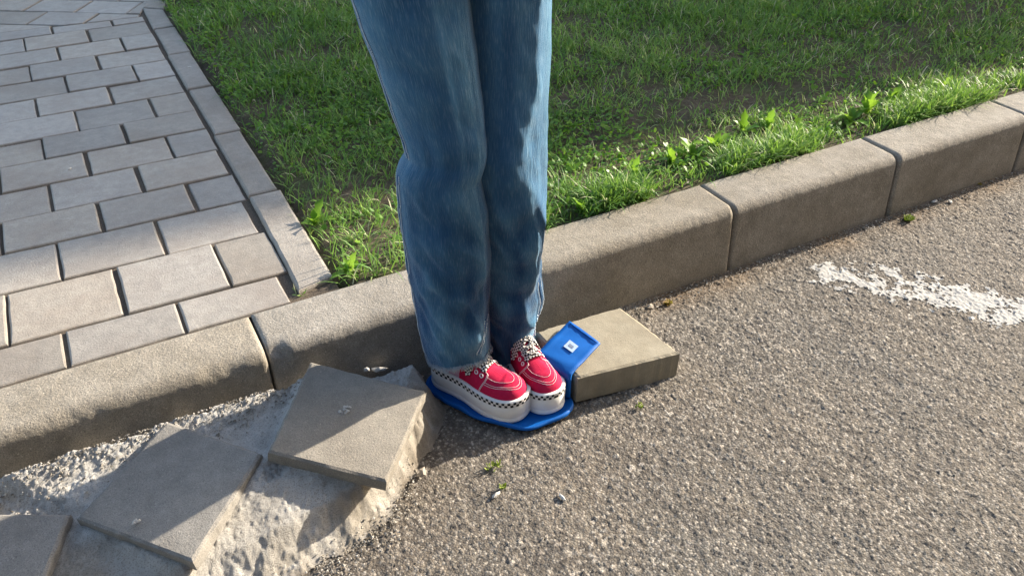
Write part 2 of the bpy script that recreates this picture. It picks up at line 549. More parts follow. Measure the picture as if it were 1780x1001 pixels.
def prism(poly, z0, z1, bev, name, mat, parent, tilt=(0, 0), jag=.0018, seed=0, sub=.03):
    """stone with rounded, slightly uneven top edges"""
    # densify
    pts = []
    for i in range(len(poly)):
        p, q = Vector(poly[i]).to_2d(), Vector(poly[(i + 1) % len(poly)]).to_2d()
        n = max(1, int((q - p).length / sub))
        for k in range(n): pts.append(p.lerp(q, k / n))
    cx = sum(p.x for p in pts) / len(pts); cy = sum(p.y for p in pts) / len(pts)
    n = len(pts); V = []
    # inward normals
    area = sum(pts[i].x * pts[(i + 1) % n].y - pts[(i + 1) % n].x * pts[i].y for i in range(n))
    sg = 1 if area > 0 else -1
    nor = []
    for i in range(n):
        e = (pts[(i + 1) % n] - pts[i - 1]).normalized(); nor.append(Vector((-e.y, e.x)) * sg)
    for (ins, z) in ((0, z0), (0, z1 - bev), (bev * .3, z1 - bev * .3), (bev, z1)):
        for i, p in enumerate(pts):
            j = mnoise.noise(Vector((p.x * 90 + seed, p.y * 90, 3.1))) * jag
            q = p + nor[i] * (ins + j)
            zz = z if z == z0 else z + tilt[0] * (p.x - cx) + tilt[1] * (p.y - cy)
            V.append((q.x - cx, q.y - cy, zz))
    F = []
    for l in range(3):
        for i in range(n):
            a, b = l * n + i, l * n + (i + 1) % n
            F.append((a, b, b + n, a + n) if sg > 0 else (b, a, a + n, b + n))
    top = [3 * n + i for i in range(n)]
    F.append(tuple(top) if sg > 0 else tuple(top[::-1]))
    o = mesh_obj(name, V, F, mat, parent)
    o.location = (cx, cy, 0)
    return o


EDGE_X0, EDGE_X1 = .291, .366            # inner and outer face of the path edging
LEN, ROW = .2115, .1605
row_y = [1.545, 1.7375, 1.908, 2.062, 2.222, 2.376, 2.525, 2.690, 2.85, 3.01, 3.165, 3.32, 3.475]
row_y = [1.338] + row_y
off = [.048, -.045, .16 * 1, .062, .163, .068, .165, .07, .167, .07, .165, .07, .166, .07]
off = [.048, -.046, .162, .062, .162, .064, .164, .066, .166, .068, .168, .07, .17, .072]
# joints measured: row starting 1.545 has joints at -.263, -.048, .16; row 1.7375 at -.146, .06 ; row 1.908 at -.036, .162
off = [.046, .16, .060, .162, .064, .166, .068, .168, .07, .168, .07, .168, .07, .168]
prnd = random.Random(5)
DIAG = (math.sin(R(33)), math.cos(R(33)))       # second field starts beyond this line
DC = DIAG[0] * .05 + DIAG[1] * 3.56
slope = -.018                                     # rows run a hair off the kerb's line
for i in range(len(row_y)):
    y0 = row_y[i]; y1 = row_y[i + 1] if i + 1 < len(row_y) else y0 + ROW
    for k in range(-14, 3):
        xa = off[i] + k * LEN; xb = xa + LEN
        if xa > EDGE_X0: continue
        g = .0026; gx = .0042 if prnd.random() < .7 else .003
        js = [(prnd.random() - .5) * .0045 for _ in range(4)]
        dyy = slope * (xa + xb) / 2
        poly = [(xa + gx + js[0], y0 + g + dyy), (xb - gx + js[1], y0 + g + dyy + js[2] + slope * LEN), (xb - gx + js[1], y1 - g + dyy + slope * LEN), (xa + gx + js[0], y1 - g + dyy + js[3])]
        poly = clip_poly(poly, 1, 0, EDGE_X0 - .011)
        poly = clip_poly(poly, 0, -1, -(KERB_YB + .0035))
        if len(poly) >= 3: poly = clip_poly(poly, 0.10, 1, 3.56)
        if len(poly) < 3: continue
        xs_ = [p[0] for p in poly]; ys_ = [p[1] for p in poly]
        if (max(xs_) - min(xs_)) < .02 or (max(ys_) - min(ys_)) < .015: continue
        prism(poly, TOP - .05, TOP + (prnd.random() - .5) * .0045, .0045, 'paver', M['paver'], pavement, ((prnd.random() - .5) * .012, (prnd.random() - .5) * .012), seed=prnd.random() * 50)
# second field, turned
ca, sa = math.cos(R(-33)), math.sin(R(-33))
for i in range(-9, 16):
    for k in range(-12, 8):
        xa = k * LEN + (LEN / 2 if i % 2 else 0); ya = i * .158
        loc = [(xa + .004, ya + .003), (xa + LEN - .004, ya + .003), (xa + LEN - .004, ya + .155), (xa + .004, ya + .155)]
        poly = [(.05 + p[0] * ca - p[1] * sa, 3.72 + p[0] * sa + p[1] * ca) for p in loc]
        poly = clip_poly(poly, -.10, -1, -3.567)
        if len(poly) >= 3: poly = clip_poly(poly, 1, -.36, EDGE_X0 - .011 - .36 * 3.60 + .005)
        if len(poly) < 3: continue
        xs_ = [p[0] for p in poly]; ys_ = [p[1] for p in poly]
        if min(xs_) < -2.2 or max(ys_) > 5.6: continue
        if (max(xs_) - min(xs_)) < .03 or (max(ys_) - min(ys_)) < .02: continue
        prism(poly, TOP - .05, TOP + (prnd.random() - .5) * .0045, .0045, 'paver', M['paver'], pavement, ((prnd.random() - .5) * .01, (prnd.random() - .5) * .01), seed=prnd.random() * 50)

edging = struct(empty('path_edging', (EDGE_X0, KERB_YB, TOP)))
ej = [1.452, 1.905, 2.309, 2.684, 3.038, 3.345, 3.64]
for i in range(len(ej) - 1):
    a, b = ej[i] + .0035, ej[i + 1] - .0035
    dx = [.0, -.004, .001, -.002, .002, .0][i]
    if i == 0: poly = [(EDGE_X0 - .012, a - .006), (EDGE_X1 - .006, a + .012), (EDGE_X1 + .001, b), (EDGE_X0 - .003, b)]
    elif i == 5: poly = [(EDGE_X0 + dx, a), (EDGE_X1 + dx, a), (EDGE_X1 + .0, b - .06), (EDGE_X0 + .006, b)]
    else: poly = [(EDGE_X0 + dx, a), (EDGE_X1 + dx, a), (EDGE_X1 + dx, b), (EDGE_X0 + dx, b)]
    o = prism(poly, TOP - .06, TOP + [.006, .004, .003, .005, .003, .004][i], .007, 'edging_stone', M['edging'], None, (.0, (random.random() - .5) * .008), .0016, i * 3.3)
    o.parent = edging; o.location -= Vector((EDGE_X0, KERB_YB, TOP))
p0 = Vector((EDGE_X0 + .008, 3.645)); p1 = Vector((EDGE_X1 + .002, 3.585))
for i in range(4):
    dv = Vector((.36, 1)).normalized() * .36
    poly = [tuple(p0), tuple(p1), tuple(p1 + dv), tuple(p0 + dv)]
    o = prism(poly, TOP - .06, TOP + .004, .007, 'edging_stone', M['edging'], None, (0, 0), .0016, i * 2.3 + 40)
    o.parent = edging; o.location -= Vector((EDGE_X0, KERB_YB, TOP))
    p0 = p0 + dv * 1.02; p1 = p1 + dv * 1.02

# ------------------------------------------------------------------ rubble and mortar ramp under the slabs
rp = np.array([(-.75, 1.285), (.34, 1.285), (.43, 1.262), (.462, 1.225), (.482, 1.165), (.40, 1.075), (.315, 1.003), (.262, .955), (.20, .928), (.13, .918), (.04, .905), (-.06, .90), (-.2, .88), (-.75, .9)])


SLABS = []
for cs in ([(540, 628, .150), (742, 680, .108), (672, 837, .088), (465, 785, .130)], [(290, 732, .124), (455, 787, .112), (335, 976, .086), (132, 900, .093)], [(-90, 850, .105), (122, 892, .088), (60, 1040, .068), (-150, 1000, .08)], [(468, 788, .122), (658, 852, .078), (600, 950, .046), (350, 985, .066)]):
    pp = [at(*q) for q in cs]
    A_ = np.array([(p.x, p.y, 1) for p in pp]); co = np.linalg.lstsq(A_, np.array([p.z for p in pp]), rcond=None)[0]
    SLABS.append((np.array([(p.x, p.y) for p in pp]), co))


def ramp_z(x, y, d):
    base = .042 + .245 * (y - 1.0)
    for P_, co in SLABS:
        ds = inside_dist(x, y, P_); w = np.clip((ds + .035) / .035, 0, 1); w = w * w * (3 - 2 * w)
        base = base * (1 - w) + np.maximum(base * 0, co[0] * x + co[1] * y + co[2] - .0215) * w
    base = base + .024 * np.clip((y - 1.215) / .05, 0, 1) * np.clip((.22 - x) / .1, 0, 1)
    right = np.clip((x - .28 - (y - 1.0) * .7) / .07, 0, 1)
    base = base * (1 - .35 * right) - .055 * np.clip((x - .22) / .05, 0, 1) * np.clip((y - 1.215) / .04, 0, 1)
    k = np.clip(d / (.035 + .045 * np.clip((1.03 - y) / .06, 0, 1)), 0, 1); k = k * k * (3 - 2 * k)
    return np.maximum(base, .004) * k


st = .0027
px_ = np.arange(-.62, .50, st); py_ = np.arange(.87, 1.29, st)
GX, GY = np.meshgrid(px_, py_, indexing='ij'); x, y = GX.ravel(), GY.ravel()
d = inside_dist(x, y, rp) + (fbm(x * 40, y * 40, 51) - .5) * .022
z = ramp_z(x, y, d)
h1, t1, _ = stones(x, y, .0085, 52); h2, t2, _ = stones(x, y, .0052, 53)
rubble = np.clip((y - 1.165) / .05 + (fbm(x * 14, y * 14, 54) - .5) * 2.2, 0, 1)              # loose gravel near the kerb
rubble = np.maximum(rubble, np.clip(1 - np.abs(y - .93) / .05, 0, 1) * np.clip((fbm(x * 12, y * 12, 55) - .45) * 5, 0, 1))
for P_, co in SLABS:
    ds = inside_dist(x, y, P_); rubble = np.maximum(rubble, .8 * np.clip(1 - np.abs(ds + .004) / .012, 0, 1) * np.clip(fbm(x * 40, y * 40, 63) * 2.4 - .6, 0, 1))
rubble = np.maximum(rubble, .25 * np.clip((fbm(x * 20, y * 20, 57) - .5) * 6, 0, 1))
z = z + rubble * (h1 * .0042 * (t1 > .35) + h2 * .0022) + (1 - rubble) * (h2 * .0011 + (fbm(x * 160, y * 160, 62, 3) - .5) * .0035) + (fbm(x * 22, y * 22, 56) - .5) * .006
# broken-out hole in the mortar skin
hc = at(482, 845, .05)
hr = np.hypot((x - hc.x) / 1.25, y - hc.y) + (fbm(x * 60, y * 60, 58) - .5) * .012
hole = np.clip(1 - (hr - .010) / .012, 0, 1)
z = z - hole * .013 + hole * h1 * .008
tone = .42 + .22 * fbm(x * 30, y * 30, 59) + rubble * (.12 + (t1 - .5) * .7 * (h1 > .2)) + (t2 - .5) * .2
tone = tone - .12 * rubble * (h1 < .25)
lime = np.clip((fbm(x * 7, y * 7, 60) - .47) * 4, 0, 1) * .75 * np.clip((1.235 - y) / .02, .35, 1)
lime = np.maximum(lime, .7 * np.clip(1 - np.hypot((x - .15) / .11, (y - 1.18) / .045), 0, 1) ** .5)
lime = np.clip(lime * (.6 + .6 * fbm(x * 80, y * 80, 61)), 0, .85)
dirt = np.clip(1 - (d - .004) / .02, 0, 1) * .45 + hole * .35
dirt = np.maximum(dirt, .9 * np.clip((x - .27) / .04, 0, 1) * np.clip((y - 1.20) / .03, 0, 1))
V = np.stack([x, y, z], 1)
F = grid_faces(len(px_), len(py_), d > -.004)
V2, F2, A2 = compact(V, F, {'tone': np.clip(tone, 0, 1), 'dirt': np.clip(dirt, 0, 1), 'lime': np.clip(lime + rubble * .6 * (y > 1.1), 0, .9)})
ramp = np_mesh('mortar_ramp', V2, [F2], M['mortar'], None, True, A2); struct(ramp)


def ramp_top(px, py):
    xx, yy = np.array([px]), np.array([py]); return float(ramp_z(xx, yy, inside_dist(xx, yy, rp))[0])


# ------------------------------------------------------------------ loose concrete slabs
def quad_slab(name, corners, th, mat, bev=.0035, res=.005, jag=.0012, seed=0, pits=()):
    """slab from four top corners (world); dense top with uneven edges"""
    c = [Vector(p) for p in corners]
    o0 = sum(c, Vector()) / 4
    nrm = (c[2] - c[0]).cross(c[3] - c[1]).normalized()
    if nrm.z < 0: nrm = -nrm
    nu = max(4, int((c[1] - c[0]).length / res)); nv = max(4, int((c[3] - c[0]).length / res))

    def tp(u, v): return c[0] * (1 - u) * (1 - v) + c[1] * u * (1 - v) + c[2] * u * v + c[3] * (1 - u) * v
    V, F = [], []
    for i in range(nu + 1):
        for j in range(nv + 1):
            u, v = i / nu, j / nv
            p = tp(u, v)
            e = min(u, 1 - u) * (c[1] - c[0]).length, min(v, 1 - v) * (c[3] - c[0]).length
            em = min(e)
            q = p + nrm * mnoise.noise(p * 25 + Vector((seed, 0, 0))) * .0006
            if em < 1e-6:
                g = abs(mnoise.noise(p * 32 + Vector((seed, 5, 0))))
                q -= nrm * (bev * (.55 + .8 * g)); q += (o0 - p).normalized() * jag * g
            V.append(q)
    W = nv + 1
    for i in range(nu):
        for j in range(nv):
            a = i * W + j; F.append((a, a + W, a + W + 1, a + 1))
    # rim down to the bottom
    ring = [i * W for i in range(nu)] + [nu * W + j for j in range(nv)] + [i * W + nv for i in range(nu, 0, -1)] + [j for j in range(nv, 0, -1)]
    prev = ring
    for k, f in enumerate((.12, .45, .8, 1.0)):
        base = len(V); cur = []
        for m_, a in enumerate(ring):
            p = V[a]
            out = (p - o0); out -= nrm * out.dot(nrm); out.normalize()
            q = p + out * (.0010 + .0006 * mnoise.noise(p * 35 + Vector((0, 0, k * .6 + seed)))) - nrm * th * f
            V.append(q); cur.append(base + m_)
        for m_ in range(len(ring)):
            m2 = (m_ + 1) % len(ring)
            F.append((prev[m_], cur[m_], cur[m2], prev[m2]))
        prev = cur
    F.append(tuple(prev[::-1]))
    V = [v - o0 for v in V]
    me = bpy.data.meshes.new(name); me.from_pydata([tuple(v) for v in V], [], F)
    bm = bmesh.new(); bm.from_mesh(me); bmesh.ops.recalc_face_normals(bm, faces=bm.faces); bm.to_mesh(me); bm.free()
    me.materials.append(mat)
    o = bpy.data.objects.new(name, me); COL.objects.link(o); o.location = o0
    return o


H = CAM_H
s1 = quad_slab('concrete_slab', [at(540, 628, .150), at(742, 680, .108), at(672, 837, .088), at(465, 785, .130)], .025, M['slab'], seed=1, jag=.0028)
tag(s1, 'square grey concrete slab lying tilted nearest the red shoes, half of it sunlit', 'paving slab', 'loose concrete slabs on the ramp')
s2 = quad_slab('concrete_slab', [at(290, 732, .124), at(455, 787, .112), at(335, 976, .086), at(132, 900, .093)], .025, M['slab'], seed=2, jag=.0028)
tag(s2, 'square grey concrete slab in the middle of the rubble ramp, between the two other slabs', 'paving slab', 'loose concrete slabs on the ramp')
a = at(122, 892, .088); b = at(70, 1020, .070); e_ = (b - a).normalized() * .235
f_ = at(0, 867, .098) - a; f_ -= e_ * (f_.dot(e_) / e_.length_squared); f_ = f_.normalized() * .235
s3 = quad_slab('concrete_slab', [a + f_, a, a + e_, a + f_ + e_], .025, M['slab'], seed=3, jag=.0028)
tag(s3, 'shaded grey concrete slab cut off by the lower left corner of the picture', 'paving slab', 'loose concrete slabs on the ramp')
# small broken spot on slab one
def chip_mesh(name, r, mat, seed, loc, sq=(1, 1, .6), rot=0):
    rr = random.Random(seed); bm = bmesh.new(); bmesh.ops.create_icosphere(bm, subdivisions=1, radius=r)
    for v in bm.verts:
        v.co *= .7 + .55 * rr.random(); v.co.x *= sq[0]; v.co.y *= sq[1]; v.co.z *= sq[2]
    me = bpy.data.meshes.new(name); bm.to_mesh(me); bm.free(); me.materials.append(mat)
    o = bpy.data.objects.new(name, me); COL.objects.link(o); o.location = loc; o.rotation_euler = (0, 0, rot)
    return o


def patch_on(slab, px, py, z, rad, seed):
    rr = random.Random(seed); V, F = [], []
    c0 = at(px, py, z) - slab.location
    for k in range(14):
        a_ = rr.random() * 6.28; q = rad * rr.random() ** .5
        s_ = .0012 + .0022 * rr.random(); b0 = len(V)
        cc = c0 + Vector((math.cos(a_) * q, math.sin(a_) * q * .8, .0003))
        for dx, dy, dz in ((-1, -.7, 0), (1, -.8, 0), (.7, 1, 0), (-.8, .8, 0), (0, 0, .9)):
            V.append(cc + Vector((dx * s_, dy * s_, dz * s_)))
        F += [(b0, b0 + 1, b0 + 4), (b0 + 1, b0 + 2, b0 + 4), (b0 + 2, b0 + 3, b0 + 4), (b0 + 3, b0, b0 + 4)]
    mesh_obj('mortar_crumbs', V, F, M['stone_chip'], slab)


patch_on(s1, 600, 712, .124, .012, 3)
patch_on(s2, 236, 905, .1, .006, 4)

# ------------------------------------------------------------------ concrete block
bk = quad_slab('concrete_block', [at(930, 576, .071), at(1078, 533, .066), at(1183, 613, .063), at(1005, 657, .071)], .064, M['block'], bev=.004, jag=.004, seed=9, res=.006)
tag(bk, 'beige brown rectangular concrete block standing alone right of the shoes', 'concrete block')

# ------------------------------------------------------------------ crushed blue plastic pan with its flat handle
pan = empty('plastic_pan', (.59, 1.13, 0))
tag(pan, 'bright blue plastic pan trodden under the red shoes with its flat handle on the block', 'dustpan')


def catmull(P, n, closed=True):
    P = [Vector(p) for p in P]; out = []; m = len(P)
    for i in range(m if closed else m - 1):
        p0, p1, p2, p3 = (P[(i - 1) % m], P[i], P[(i + 1) % m], P[(i + 2) % m]) if closed else (P[max(i - 1, 0)], P[i], P[i + 1], P[min(i + 2, m - 1)])
        for k in range(n):
            t_ = k / n
            out.append(.5 * ((2 * p1) + (p2 - p0) * t_ + (2 * p0 - 5 * p1 + 4 * p2 - p3) * t_ ** 2 + (3 * p1 - p0 - 3 * p2 + p3) * t_ ** 3))
    if not closed: out.append(P[-1])
    return out


PO = Vector((.59, 1.13, 0))
outl = catmull([(.462, 1.225, 0), (.476, 1.178, 0), (.498, 1.130, 0), (.530, 1.080, 0), (.583, 1.026, 0), (.635, 1.017, 0), (.684, 1.020, 0), (.711, 1.05, 0), (.713, 1.12, 0), (.705, 1.21, 0), (.66, 1.262, 0), (.5, 1.262, 0)], 10)
V, F = [], []
n = len(outl)
rings = [(0, .006), (-.0015, .012), (.0, .018), (.004, .020), (.007, .017), (.012, .0095), (.05, .008)]
cen = Vector((.59, 1.13, 0))
for (ins, zz) in rings:
    for i, p in enumerate(outl):
        inw = (cen - p).normalized()
        wob = mnoise.noise(Vector((p.x * 22, p.y * 22, 1.5)))
        q = p + inw * (ins + wob * .003)
        z2 = zz * .75 * (1 + .35 * wob) if zz > .01 else zz
        V.append((q.x - PO.x, q.y - PO.y, z2))
for l in range(len(rings) - 1):
    for i in range(n): F.append((l * n + i, l * n + (i + 1) % n, (l + 1) * n + (i + 1) % n, (l + 1) * n + i))
F.append(tuple((len(rings) - 1) * n + i for i in range(n)))
mesh_obj('tray', V, F, M['plastic'], pan, True)
# handle strip
L_ = [at(990, 559, .0825), at(968, 580, .080), at(944, 604, .077), at(932, 618, .069), at(934, 640, .05), at(940, 665, .016)]
Rr_ = [at(1043, 597, .081), at(1022, 620, .079), at(1002, 641, .076), at(992, 655, .070), at(991, 676, .045), at(990, 694, .014)]
LL, RR = catmull(L_, 6, False), catmull(Rr_, 6, False)
V, F = [], []
NW = 10
for i in range(len(LL)):
    for k in range(NW + 1):
        f_ = k / NW
        p = LL[i].lerp(RR[i], f_)
        lip = .0022 if k in (0, NW) or i in (0,) else (.0 if i > 2 else 0)
        V.append(p - PO + Vector((0, 0, .0012 * math.sin(f_ * 3.14) + lip + .0006 * math.sin(i * .9 + f_ * 4))))
for i in range(len(LL) - 1):
    for k in range(NW):
        a_ = i * (NW + 1) + k; F.append((a_ + NW + 1, a_ + NW + 2, a_ + 1, a_))
hd = mesh_obj('handle', V, F, M['plastic'], pan, True)
so = hd.modifiers.new('thick', 'SOLIDIFY'); so.thickness = .0035; so.offset = -1
# raised end rib of the handle
e0 = [LL[1].lerp(RR[1], .06 + .88 * k / 12) - PO + Vector((0, 0, .0028 + .0005 * math.sin(k * 2))) for k in range(13)]
MB().add(tube(e0, .0013, 6)).build('rib', M['plastic'], hd)


def onh(u, v, dz):
    i = v * (len(LL) - 1); a_ = int(i); f_ = i - a_
    return (LL[a_].lerp(LL[a_ + 1], f_)).lerp(RR[a_].lerp(RR[a_ + 1], f_), u) - PO + Vector((0, 0, dz + .0012 * math.sin(u * 3.14)))


def patch_h(name, u0, u1, v0, v1, dz, mat, par):
    V, F = [], []
    for i in range(5):
        for j in range(5): V.append(onh(u0 + (u1 - u0) * i / 4, v0 + (v1 - v0) * j / 4, dz))
    for i in range(4):
        for j in range(4): a_ = i * 5 + j; F.append((a_, a_ + 5, a_ + 6, a_ + 1))
    return mesh_obj(name, V, F, mat, par)


patch_h('label_sticker', .38, .66, .18, .275, .0022, M['label'], hd)
patch_h('printed_mark', .45, .59, .212, .243, .0027, M['ink'], hd)

# ------------------------------------------------------------------ shoe materials
def canvas(name, col):
    t = NT(name); c = t.coord()
    w = t.noise(900, 2, .5, c); v_ = t.noise(45, 4, .6, c)
    k = t.mix(t.math('MULTIPLY', t.ramp(v_, [(.35, 0), (.7, 1)]), .35), col, tuple(min(1, x * 1.5 + .02) for x in col))
    return t.done(k, .85, t.bump(w, .6, .0006), .2)


M['red'] = canvas('red_canvas', (.44, .006, .05))
M['mauve'] = canvas('mauve_canvas', (.42, .25, .33))
M['rubber'] = plain('white_rubber', (.84, .83, .80), .5, .4, 80, .0006, .12)
M['thread'] = plain('white_thread', (.78, .66, .68), .8)
M['white_canvas'] = plain('white_patch', (.8, .76, .78), .7)
M['dark'] = plain('dark_lining', (.03, .02, .025), .9)
for nm, sc in (('checker_tape', 1.0), ('checker_lace', 1.0)):
    t = NT(nm); uv = t.new('ShaderNodeUVMap')
    ch = t.new('ShaderNodeTexChecker'); ch.inputs['Scale'].default_value = sc
    ch.inputs['Color1'].default_value = (.72, .69, .66, 1); ch.inputs['Color2'].default_value = (.012, .012, .014, 1)
    t.link(uv.outputs[0], ch.inputs['Vector'])
    M[nm] = t.done(ch.outputs[0], .75, None, .3)

# ---- shoe geometry (local: x heel->toe, y across, z up)
SX0, SX1, SL = .038, .172, .228
hwx = [.038, .07, .10, .13, .155, .172]; hwy = [.0325, .0320, .0345, .0415, .0450, .0448]


def hw(x): return float(np.interp(x, hwx, hwy))


def outline(th, ins=0.0, side=1):
    """point on the sole outline; th = 0 toe, pi heel"""
    return None


OUT = []
for k in range(0, 17):
    a_ = R(90 * k / 16); e_ = 2 / 2.25
    OUT.append((SX1 + (SL - SX1) * abs(math.cos(a_)) ** e_, hwy[-1] * abs(math.sin(a_)) ** e_))
for xx in np.linspace(SX1, SX0, 18)[1:-1]: OUT.append((xx, hw(xx)))
for k in range(0, 17):
    a_ = R(90 + 90 * k / 16)
    OUT.append((SX0 + SX0 * math.cos(a_), hwy[0] * math.sin(a_)))
OUT = OUT + [(x_, -y_) for (x_, y_) in OUT[-2:0:-1]]
NO = len(OUT)


def offs(ins):
    r = []
    for i in range(NO):
        p, q = Vector(OUT[i - 1]), Vector(OUT[(i + 1) % NO])
        e = (q - p).normalized(); nrm = Vector((-e.y, e.x))   # inward (ccw)
        r.append(Vector(OUT[i]) + nrm * ins)
    return r


ztx = [0, .05, .085, .105, .125, .15, .172, .2]; zty = [.085, .085, .080, .066, .051, .037, .029, .027]


def zt(x): return float(np.interp(x, ztx, zty))


SOLE = .053


def sole_top(x): return SOLE + .006 * max(0, (x - .15) / .078) ** 2 + .004 * max(0, (.05 - x) / .05)


def surf(x, y, lift=0):
    q = min(max(x, SX0), SX1)
    if x > SX1: rr = (abs((x - SX1) / (SL - SX1)) ** 2.25 + abs(y / hwy[-1]) ** 2.25) ** (1 / 2.25)
    elif x < SX0: rr = math.hypot((x - SX0) / SX0, y / hwy[0])
    else: rr = abs(y) / hw(x)
    rr = min(1, rr * 1.10)
    sh = (1 - rr ** 2.6) ** .62
    bulge = .004 * math.exp(-((x - .185) / .025) ** 2) * (1 - rr)
    return Vector((x, y, sole_top(x) - .003 + (zt(q) + bulge) * sh + lift))


def make_shoe(label):
    sh = empty('shoe')
    if label: sh['label'] = label
    # sole
    V, F = [], []
    rings = [(.004, .0), (.0, .002), (-.0008, .006), (0, .013), (.0006, .0145), (0, .016), (-.0006, .03), (.0, None), (.003, None), (.012, None)]
    zadd = [0, 0, 0, 0, 0, 0, 0, 0, .0015, .001]
    for li, (ins, zz) in enumerate(rings):
        for p in offs(ins):
            toe = .004 * max(0, (p.x - .17) / .058) ** 2
            z_ = (sole_top(p.x) + zadd[li]) if zz is None else zz + toe * (1 - zz / .05)
            V.append((p.x, p.y, z_))
    for l in range(len(rings) - 1):
        for i in range(NO): F.append((l * NO + i, l * NO + (i + 1) % NO, (l + 1) * NO + (i + 1) % NO, (l + 1) * NO + i))
    F.append(tuple(range(NO))[::-1]); F.append(tuple((len(rings) - 1) * NO + i for i in range(NO)))
    so = mesh_obj('sole', V, F, M['rubber'], sh, True)
    # chequered foxing tape
    arc = [0]
    pts = offs(-.0011)
    for i in range(1, NO + 1): arc.append(arc[-1] + (pts[i % NO] - pts[i - 1]).length)
    V, F = [], []
    for z_ in (-.0116, .0002):
        for p in pts: V.append((p.x, p.y, sole_top(p.x) + z_))
    for i in range(NO): F.append((i, (i + 1) % NO, NO + (i + 1) % NO, NO + i))
    tp = mesh_obj('foxing_tape', V, F, M['checker_tape'], sh, True)
    uvl = tp.data.uv_layers.new(name='UVMap')
    for f in tp.data.polygons:
        i = f.index
        sq = .0058
        vals = [(arc[i] / sq, 0.02), (arc[i + 1] / sq, 0.02), (arc[i + 1] / sq, 1.98), (arc[i] / sq, 1.98)]
        for li, vv in zip(f.loop_indices, vals): uvl.data[li].uv = vv
    # upper
    V, F = [], []
    K = 15
    base = offs(.0055)
    for k in range(K + 1):
        f_ = 1 - (1 - k / K) ** 1.0
        for p in base:
            sx = min(max(p.x, SX0), SX1)
            q = Vector((p.x, p.y)).lerp(Vector((sx, 0)), f_ * .999)
            s_ = surf(q.x, q.y)
            wr = mnoise.noise(Vector((s_.x * 60, s_.y * 35, s_.z * 60))) * .0016 + (abs(mnoise.noise(Vector((s_.x * 95, s_.y * 28, 4)))) * -.0022 if s_.x > .14 else 0)
            if k == 0: s_.z = sole_top(p.x) - .004
            s_ += Vector((0, 0, wr if k else 0))
            V.append(s_)
    for l in range(K):
        for i in range(NO): F.append((l * NO + i, l * NO + (i + 1) % NO, (l + 1) * NO + (i + 1) % NO, (l + 1) * NO + i))
    up = mesh_obj('upper', V, F, M['red'], sh, True)
    up.data.materials.append(M['mauve'])
    for f in up.data.polygons:
        c_ = f.center
        if c_.x < .086: f.material_index = 1
    # side patch on the quarter, both sides
    for sgn in (1, -1):
        V, F = [], []
        for i in range(9):
            for j in range(5):
                a_ = i / 8; b_ = j / 4
                x_ = .074 + .018 * a_; rr = .66 + .17 * b_ - .06 * math.sin(a_ * 3.1)
                V.append(surf(x_, sgn * hw(x_) * rr, .0008))
        for i in range(8):
            for j in range(4): a_ = i * 5 + j; F.append((a_, a_ + 5, a_ + 6, a_ + 1))
        pa = mesh_obj('side_patch', V, F, M['white_canvas'], sh, True)
    # stitching lines
    st_ = MB()
    for sgn in (1, -1):
        for dx in (0, .002):
            path = []
            for k in range(13):
                f_ = k / 12
                x_ = .147 - .010 * f_ + .006 * math.sin(f_ * 3.1) + dx; y_ = sgn * (.016 + (hw(x_) * .97 - .016) * f_)
                path.append(surf(x_, y_, .0004))
            st_.add(tube(path, .00055, 5))
        path = [surf(.147 - .075 * k / 12, sgn * (.0165 + .002 * k / 12), .0012) for k in range(13)]
        st_.add(tube(path, .0008, 5))
    for (xe, ye) in ((.208, .030), (.2125, .0325), (.196, .022)):
        path = [surf(.150 + (xe - .150) * math.sin(R(a_)) if True else 0, ye * math.cos(R(a_)), .0004) for a_ in range(0, 181, 12)]
        st_.add(tube(path, .00045, 5))
    st_.build('stitching', M['thread'], sh)
    # tongue, just proud between the eyestays
    V, F = [], []
    for i in range(11):
        for j in range(7):
            x_ = .075 + .07 * i / 10; y_ = -.0135 + .027 * j / 6
            V.append(surf(x_, y_, .0016 + .0012 * math.cos((j - 3) * .5)))
    for i in range(10):
        for j in range(6): a_ = i * 7 + j; F.append((a_, a_ + 7, a_ + 8, a_ + 1))
    tg = mesh_obj('tongue', V, F, M['red'], sh, True)
    # eyelets
    for x_ in (.139, .127, .115, .103, .092):
        for sgn in (1, -1):
            c_ = surf(x_, sgn * .0255, .0014); e1 = surf(x_ + .003, sgn * .0255, .0014) - c_; e2 = surf(x_, sgn * .0285, .0014) - c_
            e1.normalize(); e2.normalize()
            rg = [c_ + (e1 * math.cos(q) + e2 * math.sin(q)) * .0034 for q in [2 * math.pi * k / 12 for k in range(12)]]
            MB().add(tube(rg, .0012, 6, True)).build('eyelet', M['thread'], sh)
    # laces: flat chequered ribbons
    laces = []

    def ribbon(path, w, name='lace'):
        P = [Vector(p) for p in path]; V, F = [], []; ar = [0]
        for i, p in enumerate(P):
            t_ = (P[min(i + 1, len(P) - 1)] - P[max(i - 1, 0)]).normalized()
            up_ = Vector((0, 0, 1)); sd = t_.cross(up_)
            if sd.length < .1: sd = Vector((1, 0, 0))
            sd.normalize(); nn = sd.cross(t_).normalized()
            if i: ar.append(ar[-1] + (P[i] - P[i - 1]).length)
            for a_, h_ in ((-w, -.0004), (-w * .6, .0007), (w * .6, .0007), (w, -.0004), (w * .6, -.001), (-w * .6, -.001)): V.append(p + sd * a_ + nn * h_)
        for i in range(len(P) - 1):
            for k in range(6): F.append((i * 6 + k, i * 6 + (k + 1) % 6, (i + 1) * 6 + (k + 1) % 6, (i + 1) * 6 + k))
        o = mesh_obj(name, V, F, M['checker_lace'], sh, True)
        uvl = o.data.uv_layers.new(name='UVMap'); sq = .0037
        cu = [.1, .6, 2.4, 2.9, 2.4, .6]
